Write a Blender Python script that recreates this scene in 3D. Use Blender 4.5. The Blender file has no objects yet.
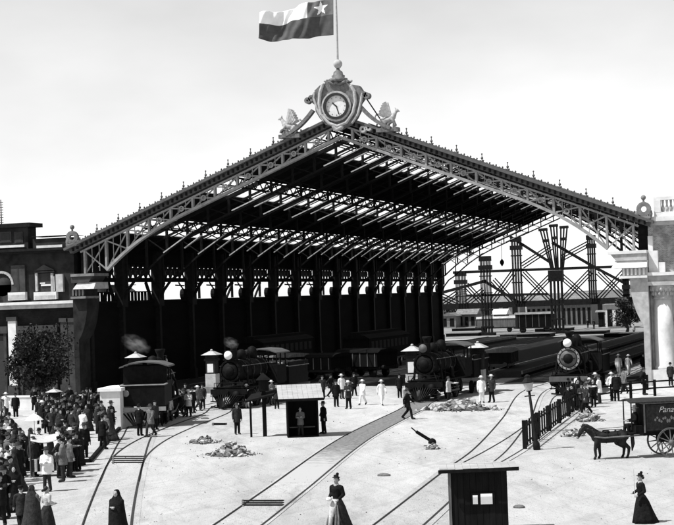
import bpy, bmesh, math, random
from mathutils import Vector, Matrix, Euler
import numpy as np
random.seed(7)
S = bpy.context.scene
C = S.collection
R = math.radians
PI = math.pi

# ------------------------------------------------------------------ camera
CAM = Vector((38.0998, -122.9063, 7.4441))
YAW, PITCH, ROLL, FPX = -0.306, 0.0222, -0.0351, 1601.677     # focal length in photo pixels (674 wide)
_F = Vector((math.sin(YAW)*math.cos(PITCH), math.cos(YAW)*math.cos(PITCH), math.sin(PITCH)))
_r = Vector((math.cos(YAW), -math.sin(YAW), 0)); _u = _r.cross(_F)
_R = _r*math.cos(ROLL) + _u*math.sin(ROLL); _U = -_r*math.sin(ROLL) + _u*math.cos(ROLL)
cd = bpy.data.cameras.new('camera'); cam = bpy.data.objects.new('camera', cd); C.objects.link(cam)
cd.sensor_fit = 'HORIZONTAL'; cd.sensor_width = 36; cd.lens = 36*FPX/674
cd.clip_start = 0.5; cd.clip_end = 8000
cam.matrix_world = Matrix(((_R.x, _U.x, -_F.x, CAM.x), (_R.y, _U.y, -_F.y, CAM.y), (_R.z, _U.z, -_F.z, CAM.z), (0, 0, 0, 1)))
S.camera = cam

# ------------------------------------------------------------------ daylight
SUN_EL = R(58); SUN_D = Vector((-0.80, -0.60, 0)).normalized()     # horizontal direction towards the sun
w = bpy.data.worlds.new('World'); S.world = w; w.use_nodes = True
nt = w.node_tree; nt.nodes.clear()
def N(t, typ, **kw):
    n = t.nodes.new(typ)
    for k, v in kw.items(): setattr(n, k, v)
    return n
sky = N(nt, 'ShaderNodeTexSky', sky_type='NISHITA', sun_disc=False, sun_elevation=SUN_EL, sun_rotation=math.atan2(SUN_D.x, SUN_D.y))
sky.dust_density = 0.1; sky.air_density = 0.6; sky.ozone_density = 1.0
bw = N(nt, 'ShaderNodeSeparateColor')   # an orthochromatic plate sees only the blue of the sky
bw_out = bw.outputs[2]; bg = N(nt, 'ShaderNodeBackground'); wo = N(nt, 'ShaderNodeOutputWorld')
tc = N(nt, 'ShaderNodeTexCoord'); mp = N(nt, 'ShaderNodeMapping'); mp.inputs['Scale'].default_value = (1, 1, 2.5)
nz = N(nt, 'ShaderNodeTexNoise'); nz.inputs['Scale'].default_value = 5; nz.inputs['Detail'].default_value = 7
mr = N(nt, 'ShaderNodeMapRange'); mr.inputs['From Min'].default_value = .3; mr.inputs['From Max'].default_value = .7
mr.inputs['To Min'].default_value = .88; mr.inputs['To Max'].default_value = 1.1
mu = N(nt, 'ShaderNodeMath', operation='MULTIPLY')
L = nt.links.new
L(sky.outputs[0], bw.inputs[0]); L(tc.outputs['Generated'], mp.inputs[0]); L(mp.outputs[0], nz.inputs[0]); L(nz.outputs[0], mr.inputs[0])
L(bw_out, mu.inputs[0]); L(mr.outputs[0], mu.inputs[1]); L(mu.outputs[0], bg.inputs[0]); L(bg.outputs[0], wo.inputs[0])
bg.inputs['Strength'].default_value = 0.101
sd = bpy.data.lights.new('sun', 'SUN'); sd.energy = 4.0; sd.angle = R(.5); sd.color = (1, 1, 1)
so = bpy.data.objects.new('sun', sd); C.objects.link(so)
sdir = Vector((SUN_D.x*math.cos(SUN_EL), SUN_D.y*math.cos(SUN_EL), math.sin(SUN_EL)))
so.rotation_euler = sdir.to_track_quat('Z', 'Y').to_euler(); so.location = sdir*300
S.view_settings.view_transform = 'Standard'; S.view_settings.look = 'None'; S.view_settings.gamma = 1
S.view_settings.exposure = 0.75; S.view_settings.use_curve_mapping = False

# ------------------------------------------------------------------ materials (a monochrome plate: greys only)
def mat(name, v, var=.25, scale=6.0, rough=.85, bump=0.0, metal=0.0, detail=5, stretch=(1, 1, 1), spec=.25):
    m = bpy.data.materials.new(name); m.use_nodes = True; t = m.node_tree; b = t.nodes['Principled BSDF']
    b.inputs['Roughness'].default_value = rough; b.inputs['Metallic'].default_value = metal
    b.inputs['Specular IOR Level'].default_value = spec
    co = N(t, 'ShaderNodeTexCoord'); mp = N(t, 'ShaderNodeMapping'); mp.inputs['Scale'].default_value = stretch
    nz = N(t, 'ShaderNodeTexNoise'); nz.inputs['Scale'].default_value = scale; nz.inputs['Detail'].default_value = detail
    nz.inputs['Roughness'].default_value = .65
    mr = N(t, 'ShaderNodeMapRange'); mr.inputs[1].default_value = .3; mr.inputs[2].default_value = .7
    mr.inputs[3].default_value = v*(1-var); mr.inputs[4].default_value = v*(1+var)
    t.links.new(co.outputs['Object'], mp.inputs[0]); t.links.new(mp.outputs[0], nz.inputs[0]); t.links.new(nz.outputs[0], mr.inputs[0])
    t.links.new(mr.outputs[0], b.inputs['Base Color'])
    if bump:
        bp = N(t, 'ShaderNodeBump'); bp.inputs['Strength'].default_value = bump; bp.inputs['Distance'].default_value = .05
        t.links.new(nz.outputs[0], bp.inputs['Height']); t.links.new(bp.outputs[0], b.inputs['Normal'])
    return m
def ground_mat(name, v, spots, seed=0.0, gravel=.5):
    """sandy ground: broad patches, trodden stains, pebbles"""
    m = bpy.data.materials.new(name); m.use_nodes = True; t = m.node_tree; b = t.nodes['Principled BSDF']
    b.inputs['Roughness'].default_value = .95; b.inputs['Specular IOR Level'].default_value = .1
    co = N(t, 'ShaderNodeTexCoord'); mp = N(t, 'ShaderNodeMapping'); mp.inputs['Location'].default_value = (seed, seed, 0); mp.vector_type = 'TEXTURE'; mp.inputs['Rotation'].default_value = (0, 0, R(18)); mp.inputs['Scale'].default_value = (1, 4.5, 1)   # wear is drawn out along the way in and out of the station
    t.links.new(co.outputs['Object'], mp.inputs[0])
    def noise(sc, d, lo, hi, a, bb):
        n = N(t, 'ShaderNodeTexNoise'); n.inputs['Scale'].default_value = sc; n.inputs['Detail'].default_value = d; n.inputs['Roughness'].default_value = .7
        r = N(t, 'ShaderNodeMapRange'); r.inputs[1].default_value = lo; r.inputs[2].default_value = hi; r.inputs[3].default_value = a; r.inputs[4].default_value = bb
        t.links.new(mp.outputs[0], n.inputs[0]); t.links.new(n.outputs[0], r.inputs[0]); return r, n
    f_, _ = noise(55, 3, .3, .7, .84, 1.14); a, _ = noise(.07, 8, .35, .65, .74, 1.1); c, _ = noise(1.3, 9, .35, .62, .88, 1.06); d, nn = noise(14, 5, .30, .44, 1-spots, 1)
    e, _ = noise(.35, 9, .55, .72, 1, 1-spots*.8); ruts = []
    x = a
    for ang, sc in ((R(-16), 1.0), (R(34), 1.2)):      # wheel ruts wander across the ground in long thin streaks
        m3 = N(t, 'ShaderNodeMapping'); m3.inputs['Rotation'].default_value = (0, 0, ang); m3.inputs['Scale'].default_value = (2/sc, 30/sc, 1); m3.vector_type = 'TEXTURE'; t.links.new(co.outputs['Object'], m3.inputs[0])
        n = N(t, 'ShaderNodeTexNoise'); n.inputs['Scale'].default_value = 1; n.inputs['Detail'].default_value = 2.5; t.links.new(m3.outputs[0], n.inputs[0])
        s1 = N(t, 'ShaderNodeMath', operation='SUBTRACT'); s1.inputs[1].default_value = .5; t.links.new(n.outputs[0], s1.inputs[0]); s2 = N(t, 'ShaderNodeMath', operation='ABSOLUTE'); t.links.new(s1.outputs[0], s2.inputs[0])
        r_ = N(t, 'ShaderNodeMapRange'); r_.inputs[1].default_value = .004; r_.inputs[2].default_value = .016; r_.inputs[3].default_value = .91; r_.inputs[4].default_value = 1; t.links.new(s2.outputs[0], r_.inputs[0]); ruts.append(r_)
    for q in [c, d, e, f_]+ruts:
        mm = N(t, 'ShaderNodeMath', operation='MULTIPLY'); t.links.new(x.outputs[0], mm.inputs[0]); t.links.new(q.outputs[0], mm.inputs[1]); x = mm
    mm = N(t, 'ShaderNodeMath', operation='MULTIPLY'); t.links.new(x.outputs[0], mm.inputs[0]); mm.inputs[1].default_value = v
    t.links.new(mm.outputs[0], b.inputs['Base Color'])
    bp = N(t, 'ShaderNodeBump'); bp.inputs['Strength'].default_value = gravel; bp.inputs['Distance'].default_value = .04
    t.links.new(nn.outputs[0], bp.inputs['Height']); t.links.new(bp.outputs[0], b.inputs['Normal'])
    return m
def sett_mat(name, v):
    m = ground_mat(name, v, .5, 5); t = m.node_tree; b = t.nodes['Principled BSDF']; src = b.inputs['Base Color'].links[0].from_socket
    co = N(t, 'ShaderNodeTexCoord'); br = N(t, 'ShaderNodeTexBrick'); br.inputs['Scale'].default_value = 2.2; br.inputs['Mortar Size'].default_value = .02
    br.inputs['Color1'].default_value = (1, 1, 1, 1); br.inputs['Color2'].default_value = (.92, .92, .92, 1); br.inputs['Mortar'].default_value = (.72, .72, .72, 1)
    mx = N(t, 'ShaderNodeMix', data_type='RGBA', blend_type='MULTIPLY'); mx.inputs[0].default_value = 1
    t.links.new(co.outputs['Object'], br.inputs[0]); t.links.new(src, mx.inputs[6]); t.links.new(br.outputs[0], mx.inputs[7]); t.links.new(mx.outputs[2], b.inputs['Base Color'])
    return m
def brick_mat(name, v1, v2, mortar, sc):
    m = bpy.data.materials.new(name); m.use_nodes = True; t = m.node_tree; b = t.nodes['Principled BSDF']; b.inputs['Roughness'].default_value = .9
    b.inputs['Specular IOR Level'].default_value = .15
    co = N(t, 'ShaderNodeTexCoord'); mp = N(t, 'ShaderNodeMapping'); mp.inputs['Rotation'].default_value = (R(90), 0, 0)
    br = N(t, 'ShaderNodeTexBrick'); br.inputs['Scale'].default_value = sc
    br.inputs['Color1'].default_value = (v1, v1, v1, 1); br.inputs['Color2'].default_value = (v2, v2, v2, 1); br.inputs['Mortar'].default_value = (mortar, mortar, mortar, 1)
    nz = N(t, 'ShaderNodeTexNoise'); nz.inputs['Scale'].default_value = 1.1; nz.inputs['Detail'].default_value = 6
    mr = N(t, 'ShaderNodeMapRange'); mr.inputs[1].default_value = .35; mr.inputs[2].default_value = .65; mr.inputs[3].default_value = .6; mr.inputs[4].default_value = 1.3
    mx = N(t, 'ShaderNodeMix', data_type='RGBA', blend_type='MULTIPLY'); mx.inputs[0].default_value = 1
    t.links.new(co.outputs['Object'], mp.inputs[0]); t.links.new(mp.outputs[0], br.inputs[0]); t.links.new(co.outputs['Object'], nz.inputs[0]); t.links.new(nz.outputs[0], mr.inputs[0])
    t.links.new(br.outputs[0], mx.inputs[6]); t.links.new(mr.outputs[0], mx.inputs[7]); t.links.new(mx.outputs[2], b.inputs['Base Color'])
    return m
def glass_mat(name):
    m = bpy.data.materials.new(name); m.use_nodes = True; t = m.node_tree; t.nodes.clear()
    o = N(t, 'ShaderNodeOutputMaterial'); tr = N(t, 'ShaderNodeBsdfTransparent'); tl = N(t, 'ShaderNodeBsdfTranslucent'); mx = N(t, 'ShaderNodeMixShader')
    tr.inputs[0].default_value = (.92, .92, .92, 1); tl.inputs[0].default_value = (.5, .5, .5, 1)
    nz = N(t, 'ShaderNodeTexNoise'); nz.inputs['Scale'].default_value = .7; nz.inputs['Detail'].default_value = 5
    co = N(t, 'ShaderNodeTexCoord'); t.links.new(co.outputs['Object'], nz.inputs[0])
    mr = N(t, 'ShaderNodeMapRange'); mr.inputs[1].default_value = .3; mr.inputs[2].default_value = .7; mr.inputs[3].default_value = .15; mr.inputs[4].default_value = .5
    t.links.new(nz.outputs[0], mr.inputs[0]); t.links.new(mr.outputs[0], mx.inputs[0])
    t.links.new(tr.outputs[0], mx.inputs[1]); t.links.new(tl.outputs[0], mx.inputs[2]); t.links.new(mx.outputs[0], o.inputs[0])
    return m
def cinder_stain(name, v0, v1, y0, y1):
    m = mat(name, v1, .5, 5, .95); t = m.node_tree; b = t.nodes['Principled BSDF']; mr = b.inputs['Base Color'].links[0].from_node
    co = N(t, 'ShaderNodeTexCoord'); sp = N(t, 'ShaderNodeSeparateXYZ'); t.links.new(co.outputs['Object'], sp.inputs[0])
    g = N(t, 'ShaderNodeMapRange'); g.inputs[1].default_value = y0; g.inputs[2].default_value = y1; g.inputs[3].default_value = -.35; g.inputs[4].default_value = .55; t.links.new(sp.outputs[1], g.inputs[0])
    nz = N(t, 'ShaderNodeTexNoise'); nz.inputs['Scale'].default_value = 1.6; nz.inputs['Detail'].default_value = 7; nz.inputs['Roughness'].default_value = .75; t.links.new(co.outputs['Object'], nz.inputs[0])
    a = N(t, 'ShaderNodeMath', operation='ADD'); t.links.new(g.outputs[0], a.inputs[0]); t.links.new(nz.outputs[0], a.inputs[1])
    st_ = N(t, 'ShaderNodeMapRange'); st_.inputs[1].default_value = .42; st_.inputs[2].default_value = .72; t.links.new(a.outputs[0], st_.inputs[0])
    mx = N(t, 'ShaderNodeMix', data_type='RGBA'); mx.inputs[6].default_value = (v0, v0, v0, 1); t.links.new(st_.outputs[0], mx.inputs[0]); t.links.new(mr.outputs[0], mx.inputs[7]); t.links.new(mx.outputs[2], b.inputs['Base Color'])
    return m
M = dict(
    sand=ground_mat('sandy_ground', .42, .5), pave=ground_mat('trodden_pavement', .42, .35, 9), shadecinder=ground_mat('shade_dark_cinder', .035, .4, 4),  # the cinder tone is darkened to hold the shed roof's shade
    bed=ground_mat('track_bed', .17, .6, 3), bedlight=sett_mat('paved_track_bed', .46), far=ground_mat('yard_ground', .24, .7, 30),
    rail=mat('rail_steel', .035, .3, 3, .5, spec=.06, metal=.3), gap=mat('rail_groove', .03), stainbed=cinder_stain('cinder_stained_bed', .37, .15, -62, -38),
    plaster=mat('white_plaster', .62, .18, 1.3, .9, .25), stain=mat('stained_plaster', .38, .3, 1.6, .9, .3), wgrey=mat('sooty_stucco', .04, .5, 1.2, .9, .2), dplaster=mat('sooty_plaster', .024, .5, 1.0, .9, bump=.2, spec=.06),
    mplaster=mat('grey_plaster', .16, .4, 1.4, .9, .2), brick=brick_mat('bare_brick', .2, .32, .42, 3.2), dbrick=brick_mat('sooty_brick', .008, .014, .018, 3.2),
    ilight=mat('pale_painted_iron', .24, .3, 2.2, .6), imid=mat('grey_painted_iron', .08, .3, 2.2, .6), idark=mat('black_iron', .012, .4, 3, .6, spec=.06), isunlit=mat('sunlit_iron', .5, .25, 2, .6),  # the last, palest iron paints sunlight onto bars under the skylights
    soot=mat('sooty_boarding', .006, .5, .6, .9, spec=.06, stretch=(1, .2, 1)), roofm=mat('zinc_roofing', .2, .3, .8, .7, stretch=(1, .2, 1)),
    glass=glass_mat('dusty_roof_glass'), wdark=mat('tarred_wood', .008, .4, 5, .8, bump=.2, spec=.06, stretch=(1, 1, .15)), wmid=mat('weathered_wood', .12, .4, 5, .8, .2, stretch=(1, 1, .15)),
    wlight=mat('bleached_boards', .33, .25, 4, .8, .2, stretch=(.3, 1, 1)), worn=mat('worn_lettering', .5, .6, 14, .8), white=mat('white_paint', .78, .08, 5, .6), windowwhite=mat('window_bright_white', .85, .04, 5, .9),
    black=mat('black_enamel', .012, .4, 4, .35, spec=.4), loco=mat('locomotive_black', .006, .5, 4, .65, spec=.07), brass=mat('bright_metal', .5, .2, 4, .3, metal=.7),
    skin=mat('skin', .3, .12, 9, .6), hair=mat('dark_hair', .015, .3, 20, .6),
    cblack=mat('black_cloth', .011, .4, 7, .95, spec=.06, bump=.9), cdark=mat('charcoal_cloth', .03, .4, 9, .95, spec=.06, bump=.9), cmid=mat('grey_cloth', .12, .3, 9, .95, bump=.9), clight=mat('pale_cloth', .45, .2, 9, .95, bump=.9), cwhite=mat('white_cloth', .75, .1, 9, .95, bump=.9),
    straw=mat('straw', .5, .2, 30, .9), leather=mat('dark_leather', .02, .3, 8, .6, spec=.06), horse=mat('dark_bay_coat', .018, .5, 5, .6, spec=.06), muzzle=mat('pale_muzzle', .2, .3, 9, .7),
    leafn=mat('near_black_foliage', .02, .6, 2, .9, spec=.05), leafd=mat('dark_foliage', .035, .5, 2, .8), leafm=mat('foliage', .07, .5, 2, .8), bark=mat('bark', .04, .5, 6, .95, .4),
    stone=mat('rubble_stone', .36, .4, 5, .9, .3), stoned=mat('grey_rubble_stone', .12, .5, 5, .9, .3), gwhite=mat('statue_plaster', .36, .3, 5, .8), gdark=mat('weathered_zinc', .13, .5, 4, .7),
    fred=mat('dark_flag_bunting', .07, .25, 2, .9), fblue=mat('canton_bunting', .14, .3, 2, .9), fwhite=mat('white_bunting', .82, .06, 2, .9), dial=mat('enamel_dial', .62, .12, 3, .4),
)

# ------------------------------------------------------------------ mesh helpers
class MB:
    """collects shapes and links them as ONE mesh object"""
    def __init__(s): s.v = []; s.f = []; s.mi = []; s.sm = []; s.mats = []; s.cur = 0
    def m(s, key):
        mm = M[key] if isinstance(key, str) else key
        if mm not in s.mats: s.mats.append(mm)
        s.cur = s.mats.index(mm); return s
    def add(s, vs, fs, smooth=False):
        o = len(s.v); s.v += [tuple(v) for v in vs]
        for f in fs: s.f.append(tuple(i+o for i in f)); s.mi.append(s.cur); s.sm.append(smooth)
        return s
    def hexa(s, p):           # 8 corners: bottom 4 ccw, top 4
        return s.add(p, [(3, 2, 1, 0), (4, 5, 6, 7), (0, 1, 5, 4), (1, 2, 6, 5), (2, 3, 7, 6), (3, 0, 4, 7)])
    def box(s, x0, x1, y0, y1, z0, z1):
        return s.hexa([(x0, y0, z0), (x1, y0, z0), (x1, y1, z0), (x0, y1, z0), (x0, y0, z1), (x1, y0, z1), (x1, y1, z1), (x0, y1, z1)])
    def bar(s, p, q, a, b=None, up=(0, 0, 1)):   # rectangular bar; a across, b along up
        b = a if b is None else b
        p = Vector(p); q = Vector(q); d = (q-p).normalized(); u = Vector(up)
        if abs(d.dot(u)) > .98: u = Vector((0, 1, 0))
        x = d.cross(u).normalized(); y = x.cross(d)
        cs = [(-a/2, -b/2), (a/2, -b/2), (a/2, b/2), (-a/2, b/2)]
        return s.hexa([p+x*i+y*j for i, j in cs]+[q+x*i+y*j for i, j in cs])
    def tube(s, p, q, r0, r1=None, n=10, smooth=True):
        r1 = r0 if r1 is None else r1
        p = Vector(p); q = Vector(q); d = (q-p)
        d = d.normalized() if d.length > 1e-9 else Vector((0, 0, 1))
        u = Vector((0, 0, 1)) if abs(d.z) < .9 else Vector((1, 0, 0)); x = d.cross(u).normalized(); y = d.cross(x)
        vs = [p+(x*math.cos(2*PI*i/n)+y*math.sin(2*PI*i/n))*r0 for i in range(n)]+[q+(x*math.cos(2*PI*i/n)+y*math.sin(2*PI*i/n))*r1 for i in range(n)]
        s.add(vs, [(i, i+n, (i+1) % n+n, (i+1) % n) for i in range(n)], smooth)
        return s.add(vs, [tuple(range(n)), tuple(range(2*n-1, n-1, -1))])
    def path(s, pts, r, n=6):
        for a, b in zip(pts, pts[1:]): s.tube(a, b, r, r, n)
        return s
    def lathe(s, prof, c=(0, 0, 0), n=16, axis='z', smooth=True):
        c = Vector(c); vs = []; fs = []
        for r, z in prof:
            for i in range(n):
                a = 2*PI*i/n
                if axis == 'z': vs.append(c+Vector((r*math.cos(a), r*math.sin(a), z)))
                elif axis == 'y': vs.append(c+Vector((r*math.cos(a), z, r*math.sin(a))))
                else: vs.append(c+Vector((z, r*math.cos(a), r*math.sin(a))))
        for k in range(len(prof)-1):
            for i in range(n):
                f = (k*n+i, k*n+(i+1) % n, (k+1)*n+(i+1) % n, (k+1)*n+i)
                fs.append(f if axis != 'y' else f[::-1])
        fs.append(tuple(range(n))[::-1]); m_ = (len(prof)-1)*n; fs.append(tuple(range(m_, m_+n)))
        return s.add(vs, fs, smooth)
    def ball(s, c, rx, ry=None, rz=None, n=12, rot=None):
        ry = rx if ry is None else ry; rz = rx if rz is None else rz
        k = max(5, n//2); vs = []; fs = []; c = Vector(c)
        for j in range(1, k):
            t = PI*j/k
            for i in range(n):
                a = 2*PI*i/n; v = Vector((rx*math.sin(t)*math.cos(a), ry*math.sin(t)*math.sin(a), rz*math.cos(t)))
                if rot: v.rotate(rot)
                vs.append(c+v)
        top = Vector((0, 0, rz)); bot = Vector((0, 0, -rz))
        if rot: top.rotate(rot); bot.rotate(rot)
        vs += [c+top, c+bot]; T = len(vs)-2
        for j in range(k-2):
            for i in range(n): fs.append((j*n+i, (j+1)*n+i, (j+1)*n+(i+1) % n, j*n+(i+1) % n))
        for i in range(n): fs.append((T, i, (i+1) % n)); fs.append((T+1, (k-2)*n+(i+1) % n, (k-2)*n+i))
        return s.add(vs, fs, True)
    def chain(s, pts, rad, n=10):     # tapered limb for remeshing
        for (a, b, r0, r1) in zip(pts, pts[1:], rad, rad[1:]): s.tube(a, b, r0, r1, n)
        for p, r in zip(pts, rad): s.ball(p, r, n=n)
        return s
    def loft(s, rings, n=16):         # rings: (cx, cy, z, rx, ry)
        vs = []; fs = []
        for cx, cy, z, rx, ry in rings:
            for i in range(n):
                a = 2*PI*i/n; vs.append((cx+rx*math.cos(a), cy+ry*math.sin(a), z))
        for k in range(len(rings)-1):
            for i in range(n): fs.append((k*n+i, k*n+(i+1) % n, (k+1)*n+(i+1) % n, (k+1)*n+i))
        fs.append(tuple(range(n))[::-1]); q = (len(rings)-1)*n; fs.append(tuple(range(q, q+n)))
        return s.add(vs, fs, True)
    def ext(s, poly, y0, y1):         # polygon in XZ extruded along Y
        n = len(poly); vs = [(x, y0, z) for x, z in poly]+[(x, y1, z) for x, z in poly]
        return s.add(vs, [tuple(range(n)), tuple(range(2*n-1, n-1, -1))]+[(i, i+n, (i+1) % n+n, (i+1) % n) for i in range(n)])
    def extx(s, poly, x0, x1):        # polygon in YZ extruded along X
        n = len(poly); vs = [(x0, y, z) for y, z in poly]+[(x1, y, z) for y, z in poly]
        return s.add(vs, [tuple(range(n))[::-1], tuple(range(n, 2*n))]+[(i, (i+1) % n, (i+1) % n+n, i+n) for i in range(n)])
    def ring(s, c, r0, r1, y0, y1, n=28):   # flat ring facing -Y, thickness y0..y1
        vs = []
        for y in (y0, y1):
            for r in (r0, r1):
                for i in range(n): a = 2*PI*i/n; vs.append((c[0]+r*math.cos(a), y, c[2]+r*math.sin(a)))
        fs = []
        for i in range(n):
            j = (i+1) % n
            fs += [(i, j, n+j, n+i), (2*n+i, 3*n+i, 3*n+j, 2*n+j), (n+i, n+j, 3*n+j, 3*n+i), (i, 2*n+i, 2*n+j, j)]
        return s.add(vs, fs)
    def mesh(s, name):
        me = bpy.data.meshes.new(name); me.from_pydata(s.v, [], s.f)
        for mm in s.mats: me.materials.append(mm)
        me.polygons.foreach_set('material_index', s.mi); me.polygons.foreach_set('use_smooth', s.sm); me.update()
        bm = bmesh.new(); bm.from_mesh(me); bmesh.ops.recalc_face_normals(bm, faces=bm.faces); bm.to_mesh(me); bm.free()
        return me
    def build(s, name, parent=None, loc=None, rz=0, remesh=0, smooth=0):
        me = s.mesh(name); o = bpy.data.objects.new(name, me); C.objects.link(o)
        if remesh:
            md = o.modifiers.new('r', 'REMESH'); md.mode = 'VOXEL'; md.voxel_size = remesh; md.use_smooth_shade = True
            if smooth: sm = o.modifiers.new('s', 'SMOOTH'); sm.iterations = smooth; sm.factor = .5
            dg = bpy.context.evaluated_depsgraph_get(); nm = bpy.data.meshes.new_from_object(o.evaluated_get(dg)); o.modifiers.clear()
            o.data = nm; nm.name = name; bpy.data.meshes.remove(me)
            nm.materials.clear(); nm.materials.append(s.mats[0])
            nm.polygons.foreach_set('material_index', [0]*len(nm.polygons)); nm.polygons.foreach_set('use_smooth', [True]*len(nm.polygons))
        if parent: o.parent = parent
        if loc is not None: o.location = loc
        o.rotation_euler.z = rz
        return o
def tag(o, label, cat, group=None):
    o['label'] = label; o['category'] = cat
    if group: o['group'] = group
    return o
def thing(name, label, cat, loc=(0, 0, 0), rz=0, group=None):
    o = bpy.data.objects.new(name, None); C.objects.link(o); o.location = loc; o.rotation_euler = (0, 0, rz); o.empty_display_size = .2
    return tag(o, label, cat, group)
def struct(o): o['kind'] = 'structure'; return o
def copy_tree(o, parent=None):
    c = o.copy(); C.objects.link(c); c.parent = parent
    for ch in list(o.children): copy_tree(ch, c)
    return c
def set_mat(o, key):
    for s_ in o.material_slots: s_.link = 'OBJECT'; s_.material = M[key]
def ray(u, v): return _F + _R*((u-337)/FPX) + _U*((262.5-v)/FPX)
def G(u, v, z=0.0):           # point of the ground seen at photo pixel (u, v)
    d = ray(u, v); t = (z-CAM.z)/d.z; return CAM+d*t
def P(u, v, Y):               # point of the vertical plane y = Y
    d = ray(u, v); t = (Y-CAM.y)/d.y; return CAM+d*t
FWD = Vector((_F.x, _F.y, 0)).normalized()

# ------------------------------------------------------------------ setting: ground
b = MB().m('sand'); b.add([(-3000, -1500, 0), (3000, -1500, 0), (3000, 5000, 0), (-3000, 5000, 0)], [(0, 1, 2, 3)]); struct(b.build('ground'))
b = MB().m('shadecinder'); b.add([(-23.7, 7, .004), (-14, 4.5, .004), (-3, 6, .004), (8, 3.5, .004), (15, 5, .004), (23.7, 3, .004), (26, 60, .004), (30, 128, .004), (20, 140, .004), (-10, 133, .004), (-23.7, 127, .004)], [tuple(range(11))]); struct(b.build('shed_ground'))  # roof shade over the cinders is painted into this dark sheet
b = MB().m('far'); b.add([(-70, 130.5, .002), (60, 142, .002), (120, 420, .002), (-150, 420, .002)], [(0, 1, 2, 3)]); struct(b.build('yard_ground'))
# raised pavement on the left, edged by a kerb
kp = [G(-60, 475), G(44, 464), G(90, 462.5), G(108, 441), G(126, 423), G(134, 414), G(60, 402), G(-60, 408)]
b = MB().m('pave'); n = len(kp)
b.add([(p.x, p.y, .13) for p in kp]+[(p.x, p.y, 0) for p in kp], [tuple(range(n))]+[(i, (i+1) % n, (i+1) % n+n, i+n) for i in range(n)]); struct(b.build('pavement'))
b = MB().m('wdark')
for a, c in zip(kp[:6], kp[1:6]): b.bar((a.x, a.y, .08), (c.x, c.y, .08), .16, .17)
struct(b.build('kerb'))

# ------------------------------------------------------------------ the train shed
ZR, SL, LEN = 22.2, .396, 127.0
def ZT(x): return ZR - SL*abs(x)
def depth(x): return 2.0 + (1.55*((abs(x)-13)/8)**2.8 if abs(x) > 13 else 0)
def ZB(x): return ZT(x)-depth(x)
shed = thing('train_shed', 'huge gabled iron and glass train shed with open truss front', 'train shed')
# front truss: raking cornice, chords, posts, crosses
ft = MB().m('imid')
for s in (-1, 1):
    ft.bar((0, -.30, ZR-.12), (s*24.6, -.30, ZT(24.6)-.12), 1.3, .2)
    ft.bar((0, -.10, ZR-.42), (s*24.3, -.10, ZT(24.3)-.42), .7, .34)
ft = ft.build('raking_cornice', shed)
tr = MB().m('idark')
for s in (-1, 1):   # dentil-like brackets below the rake
    x = .4
    while x < 24: tr.box(s*x-.07, s*x+.07, -.62, -.46, ZT(x)-.55, ZT(x)-.28); x += .42
tr.build('bracket_row', ft)
ch = MB().m('ilight')
for s in (-1, 1): ch.bar((0, -.1, ZR-.84), (s*23.4, -.1, ZT(23.4)-.84), .3, .15)
ch.build('top_chord', ft)
for s in (-1, 1):
    ch = MB().m('ilight'); xs = [i*.75 for i in range(29)]
    for a, c in zip(xs, xs[1:]): ch.bar((s*a, -.1, ZB(a)+.14), (s*c, -.1, ZB(c)+.14), .5, .22)
    ch.build('bottom_chord', ft)
for s in (-1, 1):
    for k in range(12):
        x = 1+2*k; zt, zb = ZT(x)-.9, ZB(min(x, 21))+.2
        if x > 21: zb = 10.2
        MB().m('ilight').box(s*x-.085, s*x+.085, -.3, .05, zb, zt).build('truss_post', ft)
        if k < 11:
            x2 = x+2; zt2 = ZT(x2)-.9; zb2 = ZB(x2)+.2 if x2 <= 21 else 10.25
            m_ = MB().m('ilight'); m_.bar((s*x, -.2, zb), (s*x2, -.2, zt2), .08, .11); m_.bar((s*x, -.08, zt), (s*x2, -.08, zb2), .08, .11)
            for q in (.33, .67): m_.bar((s*(x+2*q), -.15, zt+(zt2-zt)*q), (s*(x+2*q), -.15, zb+(zb2-zb)*q), .05, .05)
            if x < 19: m_.ring((s*(x+1), 0, (zt+zb+zt2+zb2)/4), .12, .24, -.3, -.24, 12)
            m_.build('cross_brace', ft)
for s in (-1, 1):             # cresting along the rake
    for k in range(12):
        x = 1.6+2*k
        if x < 4: continue
        f_ = MB().m('imid'); z = ZT(x); f_.tube((s*x, -.6, z), (s*x, -.6, z+.62), .05, .03, 6); f_.ball((s*x, -.6, z+.34), .11, n=8); f_.ball((s*x, -.6, z+.66), .07, n=8)
        f_.build('finial', shed)
    c_ = MB().m('imid')
    for k in range(84):
        x = 3.2+.25*k
        z = ZT(x)
        if k % 2 == 0: c_.tube((s*x, -.6, z-.05), (s*x, -.6, z+.26), .045, .02, 5); c_.ball((s*x, -.6, z+.17), .075, n=6)
        else: c_.ball((s*x, -.6, z+.06), .1, .05, .1, n=6)
    c_.bar((s*2.5, -.6, ZT(2.5)+.04), (s*24.4, -.6, ZT(24.4)+.04), .1, .1)
    c_.build('cresting', shed)
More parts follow.
